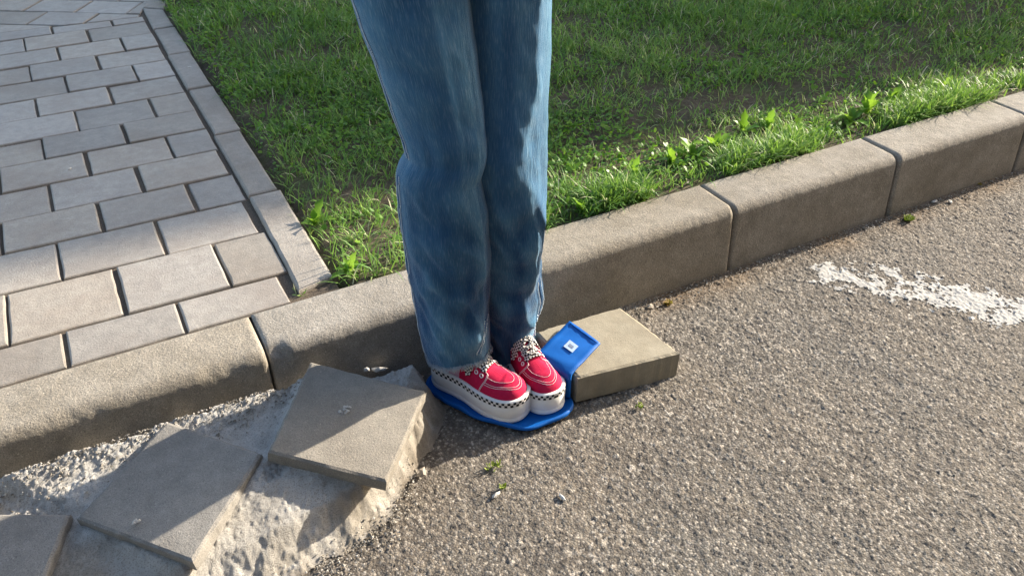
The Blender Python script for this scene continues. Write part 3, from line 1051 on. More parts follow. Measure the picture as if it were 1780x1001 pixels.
        for f in o.data.polygons:
            i, k = divmod(f.index, 6)
            vals = [(ar[i] / sq, cu[k]), (ar[i] / sq, cu[(k + 1) % 6]), (ar[i + 1] / sq, cu[(k + 1) % 6]), (ar[i + 1] / sq, cu[k])]
            for li, vv in zip(f.loop_indices, vals): uvl.data[li].uv = (vv[0] + .02, vv[1])
        return o
    ex = [.139, .127, .115, .103, .092]
    for i in range(4):
        for sgn in (1, -1):
            path = []
            for k in range(11):
                f_ = k / 10; x_ = ex[i] + (ex[i + 1] - ex[i]) * f_; y_ = sgn * .0195 * (1 - 2 * f_)
                path.append(surf(x_, y_, .0022 + (.0030 if sgn > 0 else .0042) * math.sin(f_ * math.pi)))
            ribbon(path, .0055)
    path = [surf(ex[0], -.0195 + .039 * k / 10, .0022 + .001 * math.sin(k * .31)) for k in range(11)]
    ribbon(path, .0055)
    # bow
    for (dx, dy, hh, ln) in ((.022, .030, .010, 1), (.020, -.030, .010, 1), (.034, .012, .006, 0), (.030, -.014, .006, 0)):
        path = []
        for k in range(17):
            f_ = k / 16
            a_ = math.sin(f_ * math.pi)
            if ln: x_ = .093 + dx * a_; y_ = dy * a_ + .006 * math.sin(f_ * 2 * math.pi) * (1 if dy > 0 else -1)
            else: x_ = .093 + dx * f_; y_ = dy * f_ + .004 * math.sin(f_ * 5)
            path.append(surf(x_, y_, .0065 + hh * a_ * .5))
        ribbon(path, .0052)
    return sh


def copy_tree(o, parent=None):
    c = o.copy(); COL.objects.link(c); c.parent = parent
    for ch in list(o.children): copy_tree(ch, c)
    return c


# ------------------------------------------------------------------ person
person = empty('person', (.6, 1.15, .01))
tag(person, 'person in wide blue jeans and red canvas shoes with thick white soles', 'person')
PL = Vector(person.location)


def place_shoe(sh, toe, heading, sc=1.0):
    hx, hy = math.cos(heading), math.sin(heading)
    loc = Vector((toe[0] - hx * SL * sc, toe[1] - hy * SL * sc, .0085))
    sh.parent = person; sh.location = loc - PL; sh.rotation_euler = (0, 0, heading); sh.scale = (sc, sc, sc)


shoeA = make_shoe(None)
place_shoe(shoeA, (.605, 1.052), R(-62), 1.03)
shoeB = copy_tree(shoeA, person)
place_shoe(shoeB, (.661, 1.033), R(-87), .97)

# denim
t = NT('denim'); uv = t.new('ShaderNodeUVMap').outputs[0]
mp = t.new('ShaderNodeMapping'); mp.inputs['Scale'].default_value = (560, 42, 1); t.link(uv, mp.inputs[0])
streak = t.noise(1, 4, .65, mp.outputs[0])
mp2 = t.new('ShaderNodeMapping'); mp2.inputs['Scale'].default_value = (26, 5, 1); t.link(uv, mp2.inputs[0])
cloud = t.noise(1, 5, .6, mp2.outputs[0], .4)
mp3 = t.new('ShaderNodeMapping'); mp3.inputs['Scale'].default_value = (260, 34, 1); t.link(uv, mp3.inputs[0])
str2 = t.noise(1, 3, .6, mp3.outputs[0])
fade_and_light = t.attr('fade_and_light')  # denim wash, plus sunlight painted on the leg sides and right of the hem
base = t.mix(fade_and_light, (.005, .045, .135), (.135, .32, .48))
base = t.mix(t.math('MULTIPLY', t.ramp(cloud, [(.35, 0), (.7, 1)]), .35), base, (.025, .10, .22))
base = t.mix(t.math('MULTIPLY', t.ramp(streak, [(.50, 0), (.66, 1)]), t.math('ADD', .07, t.math('MULTIPLY', fade_and_light, .42))), base, (.40, .54, .66))
base = t.mix(t.math('MULTIPLY', t.ramp(str2, [(.55, 0), (.75, 1)]), .25), base, (.018, .045, .105))
wv = t.new('ShaderNodeTexWave'); wv.inputs['Scale'].default_value = 420; wv.bands_direction = 'DIAGONAL'; t.link(uv, wv.inputs[0])
hh = t.math('ADD', t.math('MULTIPLY', streak, 1.0), t.math('MULTIPLY', str2, .6))
nb = t.bump(hh, 1, .0016); nb = t.bump(cloud, .35, .006, nb)
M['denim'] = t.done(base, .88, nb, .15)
t.b.inputs['Sheen Weight'].default_value = .45; t.b.inputs['Sheen Roughness'].default_value = .3; t.b.inputs['Sheen Tint'].default_value = (.85, .95, 1, 1)
M['seam_thread'] = plain('pale_seam_thread', (.6, .68, .74), .9)
M['seam_dark'] = plain('seam_denim', (.05, .13, .27), .9)
M['fray'] = plain('frayed_threads', (.42, .5, .58), .9)


def ring_from_px(py, xl, xr, d):
    """centre and half width of a horizontal trouser section; d = forward distance in camera heights"""
    r = ray((xl + xr) / 2, py)
    fwd = r.x * cw + r.y * sw
    t_ = d * CAM_H / fwd
    c = Vector((0, 0, CAM_H)) + r * t_
    depth = t_      # f-normalised depth along the optical axis
    return c, (xr - xl) / 2 / 1440 * depth


def make_leg(table, hem, toe_head, seed, dr=.96, knee=None, crease=None):
    """table rows (py, xl, xr, d) top to bottom -> list of rings"""
    T = np.array(table, float)
    N = 150; A = 112
    s_ = np.linspace(0, 1, N)
    ys = T[0, 0] + (T[-1, 0] - T[0, 0]) * s_
    rows = []
    for yy in ys:
        xl = np.interp(yy, T[:, 0], T[:, 1]); xr = np.interp(yy, T[:, 0], T[:, 2]); d_ = np.interp(yy, T[:, 0], T[:, 3])
        rows.append(ring_from_px(yy, xl, xr, d_))
    view = HEAD + R(180)
    V, U, Fd = [], [], []
    side = HEAD - R(90)          # right-hand side seen from the camera
    ux = Vector((math.cos(side), math.sin(side), 0)); uy = Vector((-math.cos(HEAD), -math.sin(HEAD), 0))   # uy towards camera
    if crease:
        CR = np.array(crease, float)
        fr = [min(.965, max(.2, (np.interp(yy, CR[:, 0], CR[:, 1]) - (np.interp(yy, T[:, 0], T[:, 1]) + np.interp(yy, T[:, 0], T[:, 2])) / 2) / ((np.interp(yy, T[:, 0], T[:, 2]) - np.interp(yy, T[:, 0], T[:, 1])) / 2))) for yy in ys]
    z_top = rows[0][0].z; z_bot = rows[-1][0].z
    for i, (c, r_) in enumerate(rows):
        lowk = i / (N - 1)
        for a in range(A):
            q = 2 * math.pi * a / A
            px_, py_ = math.cos(q), math.sin(q)
            z_ = c.z
            w = lowk ** 6
            lift = hem * w * max(-1, math.cos(q - toe_head))
            n1 = mnoise.noise(Vector((px_ * 1.3 + seed, py_ * 1.3, z_ * 5)))
            n2 = mnoise.noise(Vector((px_ * 1.6 + seed, py_ * 1.6 + z_ * 4, z_ * 15)))
            n3 = mnoise.noise(Vector((px_ * 4 + seed * 2, py_ * 4, z_ * 42 + px_ * 2)))
            sharp = 1 - abs(mnoise.noise(Vector((px_ * 1.2 + seed + 7, py_ * 1.2, z_ * 13 + px_ * 1.4)))) * 2
            lowf = min(1, max(0, (.62 - z_) / .35))
            if crease and 0 < q < math.pi / 2:
                f_ = fr[i]; g_ = max(.70 if seed > 5 else .6, math.sqrt(max(0, 1 - f_ * f_)) * .97)
                py_ = 1 - (1 - g_) * (px_ / f_) ** 2 if px_ < f_ else g_ * max(0, 1 - ((px_ - f_) / (1 - f_)) ** 1.08) ** (1 / 1.08)
            disp = .006 * n1 + (.0045 + .004 * lowf) * n2 + .0013 * n3 + (.002 + .004 * lowf) * max(-.2, sharp)
            front = max(0, py_)
            if abs(px_) > .8: disp *= .45
            rr = r_ + disp
            p = c + ux * (px_ * rr) + uy * (py_ * rr * dr)
            p.z += lift
            if knee:
                kz, ka, kh = knee
                p += uy * (front ** 2) * kh * math.exp(-((z_ - kz) / .09) ** 2)
            V.append(p - PL)
            U.append((q * .1, z_))
            streaky = mnoise.noise(Vector((px_ * 3.2 + seed, py_ * 3, z_ * 2.5)))
            fd = .03 + .68 * max(0, min(1, (z_ - .26) / .42)) * (.92 - .45 * front) + .24 * streaky  # wash rising with height; sides paler than the front as painted sunlight
            fd += .38 * math.exp(-((z_ - .14) / .08) ** 2) * max(0, px_) ** 2  # sunlit patch painted into the colour, right-hand side near the hem
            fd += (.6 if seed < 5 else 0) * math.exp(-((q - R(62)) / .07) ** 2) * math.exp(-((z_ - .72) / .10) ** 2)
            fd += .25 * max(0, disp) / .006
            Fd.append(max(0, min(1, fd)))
    F = []
    for i in range(N - 1):
        for a in range(A):
            b = (a + 1) % A
            F.append((i * A + b, i * A + a, (i + 1) * A + a, (i + 1) * A + b))
    # turned-in inside of the hem
    base = len(V)
    for k, (sc_, dz) in enumerate(((.975, .0), (.95, .06))):
        for a in range(A):
            p = V[(N - 1) * A + a]; c = rows[-1][0] - PL
            V.append(Vector((c.x + (p.x - c.x) * sc_, c.y + (p.y - c.y) * sc_, p.z + dz))); U.append(U[a]); Fd.append(.1)
    for k in range(2):
        o1 = (N - 1) * A if k == 0 else base
        o2 = base + k * A
        for a in range(A):
            b = (a + 1) % A; F.append((o1 + b, o1 + a, o2 + a, o2 + b))
    return V, F, U, Fd, rows, (N, A)


# measured silhouettes: image row, left edge, right edge, distance ahead in camera heights
LEFT = [(-70, 590, 815, 1.075), (0, 613, 821, 1.07), (50, 628, 827, 1.065), (100, 650, 833, 1.06), (150, 668, 839, 1.055), (200, 687, 845, 1.05), (235, 700, 848, 1.045), (262, 705, 849, 1.045), (280, 694, 846, 1.045),
        (300, 689, 840, 1.047), (350, 694, 850, 1.055), (400, 700, 857, 1.062), (450, 709, 857, 1.07), (500, 717, 853, 1.078), (550, 727, 851, 1.085), (585, 736, 850, 1.09), (612, 743, 850, 1.092)]
CREASE = [(-70, 938), (0, 937), (87, 934), (140, 930), (192, 920), (230, 908), (262, 911), (297, 919), (332, 937), (368, 948), (400, 946), (436, 938), (460, 931), (490, 921), (520, 911), (536, 913), (545, 930), (553, 912), (575, 908), (612, 910)]
RIGHT = [(-70, 775, 962, 1.114), (0, 785, 959, 1.109), (100, 792, 956, 1.099), (200, 797, 953, 1.089), (250, 797, 951, 1.084), (300, 800, 950, 1.089), (340, 802, 951, 1.094), (400, 808, 947, 1.104), (430, 810, 942, 1.114),
         (480, 815, 941, 1.134), (515, 818, 946, 1.139), (535, 822, 940, 1.144), (560, 828, 931, 1.147), (612, 838, 929, 1.152)]
HL = math.pi / 2
jv, jf, ju, jfd = [], [], [], []
legs = []
for (tb, hem, th, seed, dr, kn, cr_) in ((LEFT, .016, R(50), 1.3, .95, (.52, 0, .003), [(-70, 809), (0, 814), (235, 842), (262, 842), (300, 833), (350, 842), (612, 842)]), (RIGHT, .012, R(80), 8.1, .92, (.52, 0, .008), CREASE)):
    V, F, U, Fd, rows, na = make_leg(tb, hem, th, seed, dr, kn, cr_)
    o_ = len(jv); jv += V; jf += [tuple(i + o_ for i in f) for f in F]; ju += U; jfd += Fd
    legs.append((V, rows, na))
# hips
cL, cR = legs[0][1][0][0], legs[1][1][0][0]
mid = (cL + cR) / 2 - PL
HA = 64
hips = []
ztop0 = (cL.z + cR.z) / 2
axis = (cR - cL); axis.z = 0; axis.normalize(); perp = Vector((axis.y, -axis.x, 0))
for (dz, wx, wy) in ((-.02, .165, .095), (.05, .17, .105), (.12, .165, .11), (.18, .15, .10), (.20, .145, .095)):
    hips.append((dz, wx, wy))
o_ = len(jv)
for (dz, wx, wy) in hips:
    for a in range(HA):
        q = 2 * math.pi * a / HA
        p = mid + axis * math.cos(q) * wx + perp * math.sin(q) * wy
        jv.append(Vector((p.x, p.y, ztop0 + dz - PL.z + .03))); ju.append((q * .1, ztop0 + dz)); jfd.append(.5)
for l in range(len(hips) - 1):
    for a in range(HA): b = (a + 1) % HA; jf.append((o_ + l * HA + a, o_ + l * HA + b, o_ + (l + 1) * HA + b, o_ + (l + 1) * HA + a))
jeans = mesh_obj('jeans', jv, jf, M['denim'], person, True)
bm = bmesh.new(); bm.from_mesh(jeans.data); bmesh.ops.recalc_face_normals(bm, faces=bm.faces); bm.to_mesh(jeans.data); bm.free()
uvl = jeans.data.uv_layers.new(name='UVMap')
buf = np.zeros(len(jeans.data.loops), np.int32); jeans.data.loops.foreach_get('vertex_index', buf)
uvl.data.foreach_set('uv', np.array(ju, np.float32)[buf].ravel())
fa = jeans.data.attributes.new('fade_and_light', 'FLOAT', 'POINT'); fa.data.foreach_set('value', np.array(jfd, np.float32))


def on_leg(leg, py, x, table, lift):
    """point on the camera-side of a trouser leg at image position (x, py)"""
    V, rows, (N, A) = legs[leg]
    T = np.array(table, float)
    i = int(round((py - T[0, 0]) / (T[-1, 0] - T[0, 0]) * (N - 1))); i = min(max(i, 0), N - 1)
    xl = np.interp(py, T[:, 0], T[:, 1]); xr = np.interp(py, T[:, 0], T[:, 2])
    f_ = max(-.995, min(.995, (x - (xl + xr) / 2) / ((xr - xl) / 2)))
    q = math.acos(f_)
    a = int(round(q / (2 * math.pi) * A)) % A
    p = V[i * A + a]; c = rows[i][0] - PL
    out = Vector((p.x - c.x, p.y - c.y, 0)).normalized()
    return p + out * lift


def seam(leg, table, pts, side=1, name='side_seam'):
    pts = np.array(pts, float)
    ys = np.arange(pts[0, 1], pts[-1, 1], 5.0)
    path = [on_leg(leg, yy, np.interp(yy, pts[:, 1], pts[:, 0]), table, .0008) for yy in ys]
    path = [(path[max(i - 1, 0)] + path[i] + path[min(i + 1, len(path) - 1)]) / 3 for i in range(len(path))]
    MB().add(tube(path, .0013, 6)).build(name, M['seam_dark'], jeans)
    mb = MB()
    for o_, ph in ((-2.6, 0), (3.2, .3)):
        pp = [on_leg(leg, yy, np.interp(yy, pts[:, 1], pts[:, 0]) + o_, table, .0016) for yy in ys]
        for i in range(0, len(pp) - 1):
            a_, b_ = pp[i], pp[i + 1]
            for k in range(2): mb.add(tube([a_.lerp(b_, k * .5 + .03), a_.lerp(b_, k * .5 + .40)], .0009, 4))
    mb.build('seam_stitches', M['seam_thread'], jeans)


seam(0, LEFT, [(622, -40), (633, 7), (661, 87), (682, 157), (701, 215), (716, 262)])
seam(0, LEFT, [(696, 290), (699, 350), (707, 430), (716, 500), (728, 560), (742, 608)])
seam(1, RIGHT, [(935, 480), (940, 520), (932, 545), (926, 588)])
seam(0, LEFT, [(846, 545), (838, 565), (828, 596)], name='inner_seam')
# frayed hems
mb = MB()
rr = random.Random(3)
for li, (V, rows, (N, A)) in enumerate(legs):
    for k in range(900):
        a = rr.random() * A; a0 = int(a) % A; f_ = a - int(a)
        p = V[(N - 1) * A + a0].lerp(V[(N - 1) * A + (a0 + 1) % A], f_)
        c = rows[-1][0] - PL
        out = Vector((p.x - c.x, p.y - c.y, 0)).normalized(); tang = Vector((-out.y, out.x, 0))
        ln = .004 + .009 * rr.random(); sw_ = (rr.random() - .5) * .008
        p0 = p + out * .0006 + Vector((0, 0, .003 + .004 * rr.random()))
        mb.add(tube([p0, p0 + out * .0025 + tang * sw_ * .5 - Vector((0, 0, ln * .5)), p0 + out * (.002 + .003 * rr.random()) + tang * sw_ - Vector((0, 0, ln))], .00035, 3))
mb.build('frayed_hem', M['fray'], jeans)

# the body itself: one continuous figure inside the clothes
ankL = legs[0][1][-1][0]; ankR = legs[1][1][-1][0]
kL = legs[0][1][70][0]; kR = legs[1][1][70][0]
hipz = ztop0 + .14
C0 = (cL + cR) / 2
facing = Vector((math.cos(R(-77)), math.sin(R(-77)), 0)); leftv = Vector((-facing.y, facing.x, 0))


def T3(f, l, z): return Vector((C0.x, C0.y, 0)) + facing * f + leftv * l + Vector((0, 0, z))


nodes = {'pelvis': (T3(0, 0, hipz), .085), 'waist': (T3(0, 0, hipz + .13), .085), 'chest': (T3(0, 0, hipz + .30), .10), 'neck': (T3(0, 0, hipz + .45), .045), 'jaw': (T3(.01, 0, hipz + .52), .062), 'head': (T3(.012, 0, hipz + .60), .082), 'crown': (T3(.0, 0, hipz + .655), .06),
         'hipL': (Vector((cL.x, cL.y, hipz - .05)), .075), 'kneeL': (kL, .05), 'ankL': (ankL + Vector((0, 0, .0)), .036), 'hipR': (Vector((cR.x, cR.y, hipz - .05)), .075), 'kneeR': (kR, .05), 'ankR': (ankR, .036)}
edges = [('pelvis', 'waist'), ('waist', 'chest'), ('chest', 'neck'), ('neck', 'jaw'), ('jaw', 'head'), ('head', 'crown'), ('pelvis', 'hipL'), ('hipL', 'kneeL'), ('kneeL', 'ankL'), ('pelvis', 'hipR'), ('hipR', 'kneeR'), ('kneeR', 'ankR')]
for nm, sg in (('l', 1), ('r', -1)):
    nodes['sh' + nm] = (T3(0, .155 * sg, hipz + .395), .045); nodes['el' + nm] = (T3(.02, .21 * sg, hipz + .17), .034)
    nodes['wr' + nm] = (T3(.17, .09 * sg, hipz + .16), .025); nodes['pa' + nm] = (T3(.185, .045 * sg, hipz + .165), .028)
    edges += [('chest', 'sh' + nm), ('sh' + nm, 'el' + nm), ('el' + nm, 'wr' + nm), ('wr' + nm, 'pa' + nm)]
keys = list(nodes)
me = bpy.data.meshes.new('body'); me.from_pydata([tuple(nodes[k][0] - PL) for k in keys], [(keys.index(a_), keys.index(b_)) for a_, b_ in edges], [])
body = bpy.data.objects.new('body', me); COL.objects.link(body); body.parent = person; me.materials.append(M['skin'])
sk = body.modifiers.new('skin', 'SKIN'); sd_ = me.skin_vertices[0].data
for i, k in enumerate(keys):
    sd_[i].radius = (nodes[k][1], nodes[k][1]); sd_[i].use_root = (k == 'pelvis')
sb = body.modifiers.new('sub', 'SUBSURF'); sb.levels = 1; sb.render_levels = 2
# hooded top over torso and arms
hk = ['waist', 'chest', 'neck', 'pelvis'] + [a_ + b_ for b_ in 'lr' for a_ in ('sh', 'el', 'wr')]
he = [(a_, b_) for a_, b_ in edges if a_ in hk and b_ in hk]
me = bpy.data.meshes.new('hoodie'); me.from_pydata([tuple(nodes[k][0] - PL) for k in hk], [(hk.index(a_), hk.index(b_)) for a_, b_ in he], [])
hood = bpy.data.objects.new('hoodie', me); COL.objects.link(hood); hood.parent = person; me.materials.append(M['hoodie'])
hood.modifiers.new('skin', 'SKIN'); sd_ = me.skin_vertices[0].data
for i, k in enumerate(hk):
    e_ = .032 if k in ('pelvis', 'waist', 'chest') else .014
    sd_[i].radius = (nodes[k][1] + e_, nodes[k][1] + e_); sd_[i].use_root = (k == 'pelvis')
sb = hood.modifiers.new('sub', 'SUBSURF'); sb.levels = 1; sb.render_levels = 2
bm = bmesh.new(); bmesh.ops.create_icosphere(bm, subdivisions=3, radius=.1)
hc0 = T3(-.012, 0, hipz + .615) - PL
for v in bm.verts:
    f_ = v.co.dot(facing) / .1
    v.co = Vector((v.co.x, v.co.y, v.co.z * 1.12))
    if f_ > .55 and v.co.z < .05: v.co -= facing * .06
    if v.co.z < 0: v.co.z *= 1.9
    v.co += hc0
me = bpy.data.meshes.new('hair'); bm.to_mesh(me); bm.free(); me.materials.append(M['hair'])
hr_ = bpy.data.objects.new('hair', me); COL.objects.link(hr_); hr_.parent = person

# ------------------------------------------------------------------ lawn
LZ = TOP - .012
xs = np.arange(.36, 5.6, .022); ys = np.arange(KERB_YB + .001, 6.6, .022)
GX, GY = np.meshgrid(xs, ys, indexing='ij'); x, y = GX.ravel(), GY.ravel()
z = LZ + (fbm(x * 6, y * 6, 71) - .5) * .022 + (fbm(x * 40, y * 40, 72) - .5) * .010 - np.clip(1 - (x - .36) / .04, 0, 1) * .02 + np.clip((y - 1.6) / 3, 0, 1) * .03
lawn = np_mesh('lawn_soil', np.stack([x, y, z], 1), [grid_faces(len(xs), len(ys))], M['soil'], None, True); struct(lawn)


def soil_z(x, y):
    return LZ + (fbm(x * 6, y * 6, 71) - .5) * .022 + (fbm(x * 40, y * 40, 72) - .5) * .010 - np.clip(1 - (x - .36) / .04, 0, 1) * .02 + np.clip((y - 1.6) / 3, 0, 1) * .03


BARE = [(1.333, 1.734, .16, .07, .95), (1.172, 1.64, .10, .05, .9), (2.146, 1.809, .22, .08, .7), (.581, 1.852, .12, .10, .6), (.375, 2.124, .05, .3, .8), (1.80, 1.782, .2, .06, .75), (.38, 2.8, .045, .35, .7), (.70, 1.75, .1, .08, .5), (1.0, 1.72, .16, .05, .6), (.38, 1.65, .04, .1, .4)]


def grass_density(x, y):
    g = .35 + 1.1 * np.clip((fbm(x * 3.6, y * 5, 81) - .29) * 3.0, 0, 1)
    g = g * (.15 + 1.7 * np.clip(fbm(x * 16, y * 16, 82) - .15, 0, 1))
    for (bx, by, rx, ry, k) in BARE:
        g = g * (1 - k * np.exp(-(((x - bx) / rx) ** 2 + ((y - by) / ry) ** 2)))
    strip = np.exp(-((y - 1.47) / .06) ** 2)
    g = g * (1 - .35 * strip) + .3 * strip * np.clip((fbm(x * 6, y * 3 + 3, 83) - .4) * 5, 0, 1)
    g = g * np.where(y > 1.9, 1.35, 1)
    return np.clip(g / 2.0, 0, 1)


def blades(n_try, seed, xr, yr, hmin, hmax, wid, name, dens=grass_density, hfun=None):
    g = np.random.default_rng(seed)
    x = g.uniform(xr[0], xr[1], n_try); y = g.uniform(yr[0], yr[1], n_try)
    # clump
    cx = g.uniform(xr[0], xr[1], n_try // 14); cy = g.uniform(yr[0], yr[1], n_try // 14)
    sel = g.random(n_try) < .6; ci = g.integers(0, len(cx), n_try)
    x = np.where(sel, cx[ci] + g.normal(0, .011, n_try), x); y = np.where(sel, cy[ci] + g.normal(0, .011, n_try), y)
    # frustum of the photograph and a step around it, thinner with distance
    vis = (x > .375) & (y > KERB_YB + .006) & (y < 1.2 + 1.7 * 3.0) & (y > -.1 + .30 * x) & (y < 5.4 - .75 * (x - 0.3))
    dist = np.hypot(x, y)
    p = dens(x, y) * np.clip(1.9 / dist, .45, 1)
    k = vis & (g.random(n_try) < p)
    x, y = x[k], y[k]; n = len(x); dist = dist[k]
    big = fbm(x * 3.2, y * 3.2, 91)
    L = g.uniform(hmin, hmax, n) * (.55 + .9 * big) * (1 + .25 * (y > 2.2))
    if hfun is not None: L = L * hfun(x, y)
    W = g.uniform(.6, 1.2, n) * wid * (1 + .25 * np.clip(dist - 2, 0, 2))
    az = g.uniform(0, 2 * np.pi, n); bend = g.uniform(.15, 1.25, n); lay = g.uniform(0, .55, n)
    z0 = soil_z(x, y) - .003
    dx, dy = np.cos(az), np.sin(az); sx, sy = -dy, dx
    tw = g.uniform(-.8, .8, n); sx2 = sx * np.cos(tw) + dx * np.sin(tw); sy2 = sy * np.cos(tw) + dy * np.sin(tw)
    pts = []
    for i, s_ in enumerate((0, .38, .72, 1.0)):
        ang = lay + bend * s_
        hx = L * s_ * np.sin(ang * .85); hz = L * s_ * np.cos(ang * .8)
        cx_, cy_, cz_ = x + dx * hx, y + dy * hx, z0 + np.maximum(hz, .002)
        w = W * (.8, 1, .7, 0)[i]
        if i < 3:
            pts.append(np.stack([cx_ - sx2 * w, cy_ - sy2 * w, cz_], 1)); pts.append(np.stack([cx_ + sx2 * w, cy_ + sy2 * w, cz_], 1))
        else: pts.append(np.stack([cx_, cy_, cz_], 1))
    V = np.stack(pts, 1).reshape(-1, 3)
    b = np.arange(n) * 7
    Q = np.concatenate([np.stack([b, b + 1, b + 3, b + 2], 1), np.stack([b + 2, b + 3, b + 5, b + 4], 1)])
    Tt = np.stack([b + 4, b + 5, b + 6], 1)
    tn = np.clip(.05 + .7 * fbm(x * 2.4, y * 2.4, 92) + g.normal(0, .2, n), 0, .9)
    tn = np.where(g.random(n) < .045, 1.0, tn)
    o = np_mesh(name, V, [Q, Tt], M['grass'], None, True, {'tone': np.repeat(tn, 7)})
    return o, n


lawn_grass, nb_ = blades(680000, 3, (.36, 5.4), (1.43, 5.4), .014, .052, .0014, 'lawn_grass')
struct(lawn_grass, 'stuff')
print('blades', nb_)
edge_grass, nb2 = blades(60000, 5, (.36, 3.6), (1.430, 1.56), .03, .078, .0016, 'kerbside_grass',
                         dens=lambda x, y: np.clip((fbm(x * 6.5, y * 4, 95) - .42) * 5, .02, 1) * np.exp(-((y - 1.46) / .055) ** 2) * .95,
                         hfun=lambda x, y: .8 + .5 * (fbm(x * 4, y * 4, 96)))
struct(edge_grass, 'stuff')
print('blades2', nb2)

def clover(n_try, seed):
    g = np.random.default_rng(seed)
    x = g.uniform(.38, 3.6, n_try); y = g.uniform(1.45, 4.2, n_try)
    k = (y > -.1 + .30 * x) & (y < 5.4 - .75 * x) & (g.random(n_try) < np.clip((fbm(x * 4.5, y * 4.5, 97) - .45) * 4, .04, 1) * np.clip(2 / np.hypot(x, y), .3, 1))
    x, y = x[k], y[k]; n = len(x)
    s_ = g.uniform(.0035, .0085, n); az = g.uniform(0, 6.28, n); tl = g.normal(0, .45, (n, 2)); z = soil_z(x, y) + g.uniform(.004, .028, n)
    pts = []
    for (a, b) in ((-1, 0), (-.3, .62), (.7, .5), (1.1, 0), (.7, -.5), (-.3, -.62)):
        X = (a * np.cos(az) - b * np.sin(az)) * s_; Y = (a * np.sin(az) + b * np.cos(az)) * s_
        pts.append(np.stack([x + X, y + Y, z + X * tl[:, 0] + Y * tl[:, 1] - .12 * abs(b) * s_], 1))
    V = np.stack(pts, 1).reshape(-1, 3); b = np.arange(n) * 6
    F = np.concatenate([np.stack([b, b + 5, b + 4, b + 3], 1), np.stack([b, b + 3, b + 2, b + 1], 1)])
    o = np_mesh('ground_cover', V, [F], M['leaf'], None, True, {'tone': np.repeat(np.clip(g.normal(.25, .25, n), 0, 1), 6)})
    return struct(o, 'stuff')


clover(90000, 15)

# ------------------------------------------------------------------ broad-leaved weeds along the kerb
def weed(name, loc, nleaf, ln, seed, label, mat='leaf', group='leafy weeds along the kerb', lobes=True, up=.8, cat='weed'):
    r = random.Random(seed); root = empty(name, loc); ln *= 1.45
    tag(root, label, cat, group)
    for k in range(nleaf):
        az = k * 2.4 + r.random(); el0 = up * (.65 + .8 * r.random()); L = ln * (.6 + .6 * r.random()); w = L * (.20 + .08 * r.random())
        NS = 7; V, F = [], []
        p = Vector((0, 0, 0)); d_ = Vector((math.cos(az) * math.cos(el0), math.sin(az) * math.cos(el0), math.sin(el0)))
        sd = Vector((-math.sin(az), math.cos(az), 0))
        for i in range(NS + 1):
            f_ = i / NS
            ww = w * math.sin(min(1, f_ * 1.15 + .08) * math.pi * .93) ** .7 * (f_ ** .6 + .12)
            if lobes: ww *= 1 + .28 * (1 if i % 2 else -1)
            if i == NS: ww = .0004
            nn = sd.cross(d_).normalized()
            V += [p - sd * ww - nn * ww * .35 * (1), p + Vector((0, 0, 0)), p + sd * ww - nn * ww * .35]
            p = p + d_ * L / NS
            d_ = (d_ + Vector((0, 0, -.16 * (1 + r.random() * .4)))).normalized()
        for i in range(NS):
            for k2 in range(2): a_ = i * 3 + k2; F.append((a_, a_ + 1, a_ + 4, a_ + 3))
        o = mesh_obj('leaf', V, F, M[mat], root, True)
        ta = o.data.attributes.new('tone', 'FLOAT', 'POINT'); tv = r.random(); ta.data.foreach_set('value', [tv] * len(V))
    return root


GZ = LZ
WG = [((1505, 198), .055, 12, 'tallest bright yellow-green weed in the sunlit grass at the second kerb joint from the right'),
      ((1548, 178), .048, 9, 'sunlit leafy weed just right of the tallest kerbside weed'),
      ((1240, 262), .05, 12, 'broad clump of sunlit leaves behind the kerb joint in mid picture'),
      ((1290, 232), .045, 10, 'leafy green weed standing between the mid picture clump and the tallest weed'),
      ((1165, 288), .042, 9, 'low leafy weed left of the clump above the middle kerb joint'),
      ((1100, 312), .04, 8, 'low weed near the bare soil patch right of the jeans'),
      ((1010, 372), .034, 10, 'round-leaved low weed on the kerb edge closest to the right trouser leg'),
      ((548, 392), .045, 8, 'bright weed at the edging stones left of the jeans'),
      ((1478, 212), .045, 10, 'sunlit weed just left of the tallest kerbside weed'),
      ((1335, 222), .038, 8, 'small leafy weed in the lit grass between the two largest clumps'),
      ((1205, 275), .045, 11, 'spreading leafy weed at the left side of the mid picture clump'),
      ((1640, 158), .038, 8, 'small weed in the lit grass near the right edge of the picture'),
      ((610, 478), .04, 9, 'small leafy weed in the corner where edging and kerb meet')]
for i, (p_, ln, nl, lab) in enumerate(WG):
    q = at(p_[0], p_[1], LZ + .005); q.y = max(q.y, KERB_YB + .012)
    q.z = float(soil_z(np.array([q.x]), np.array([q.y]))[0])
    weed('leafy_weed', q, nl, ln, 20 + i, lab, lobes=(i not in (6,)), up=1.0)
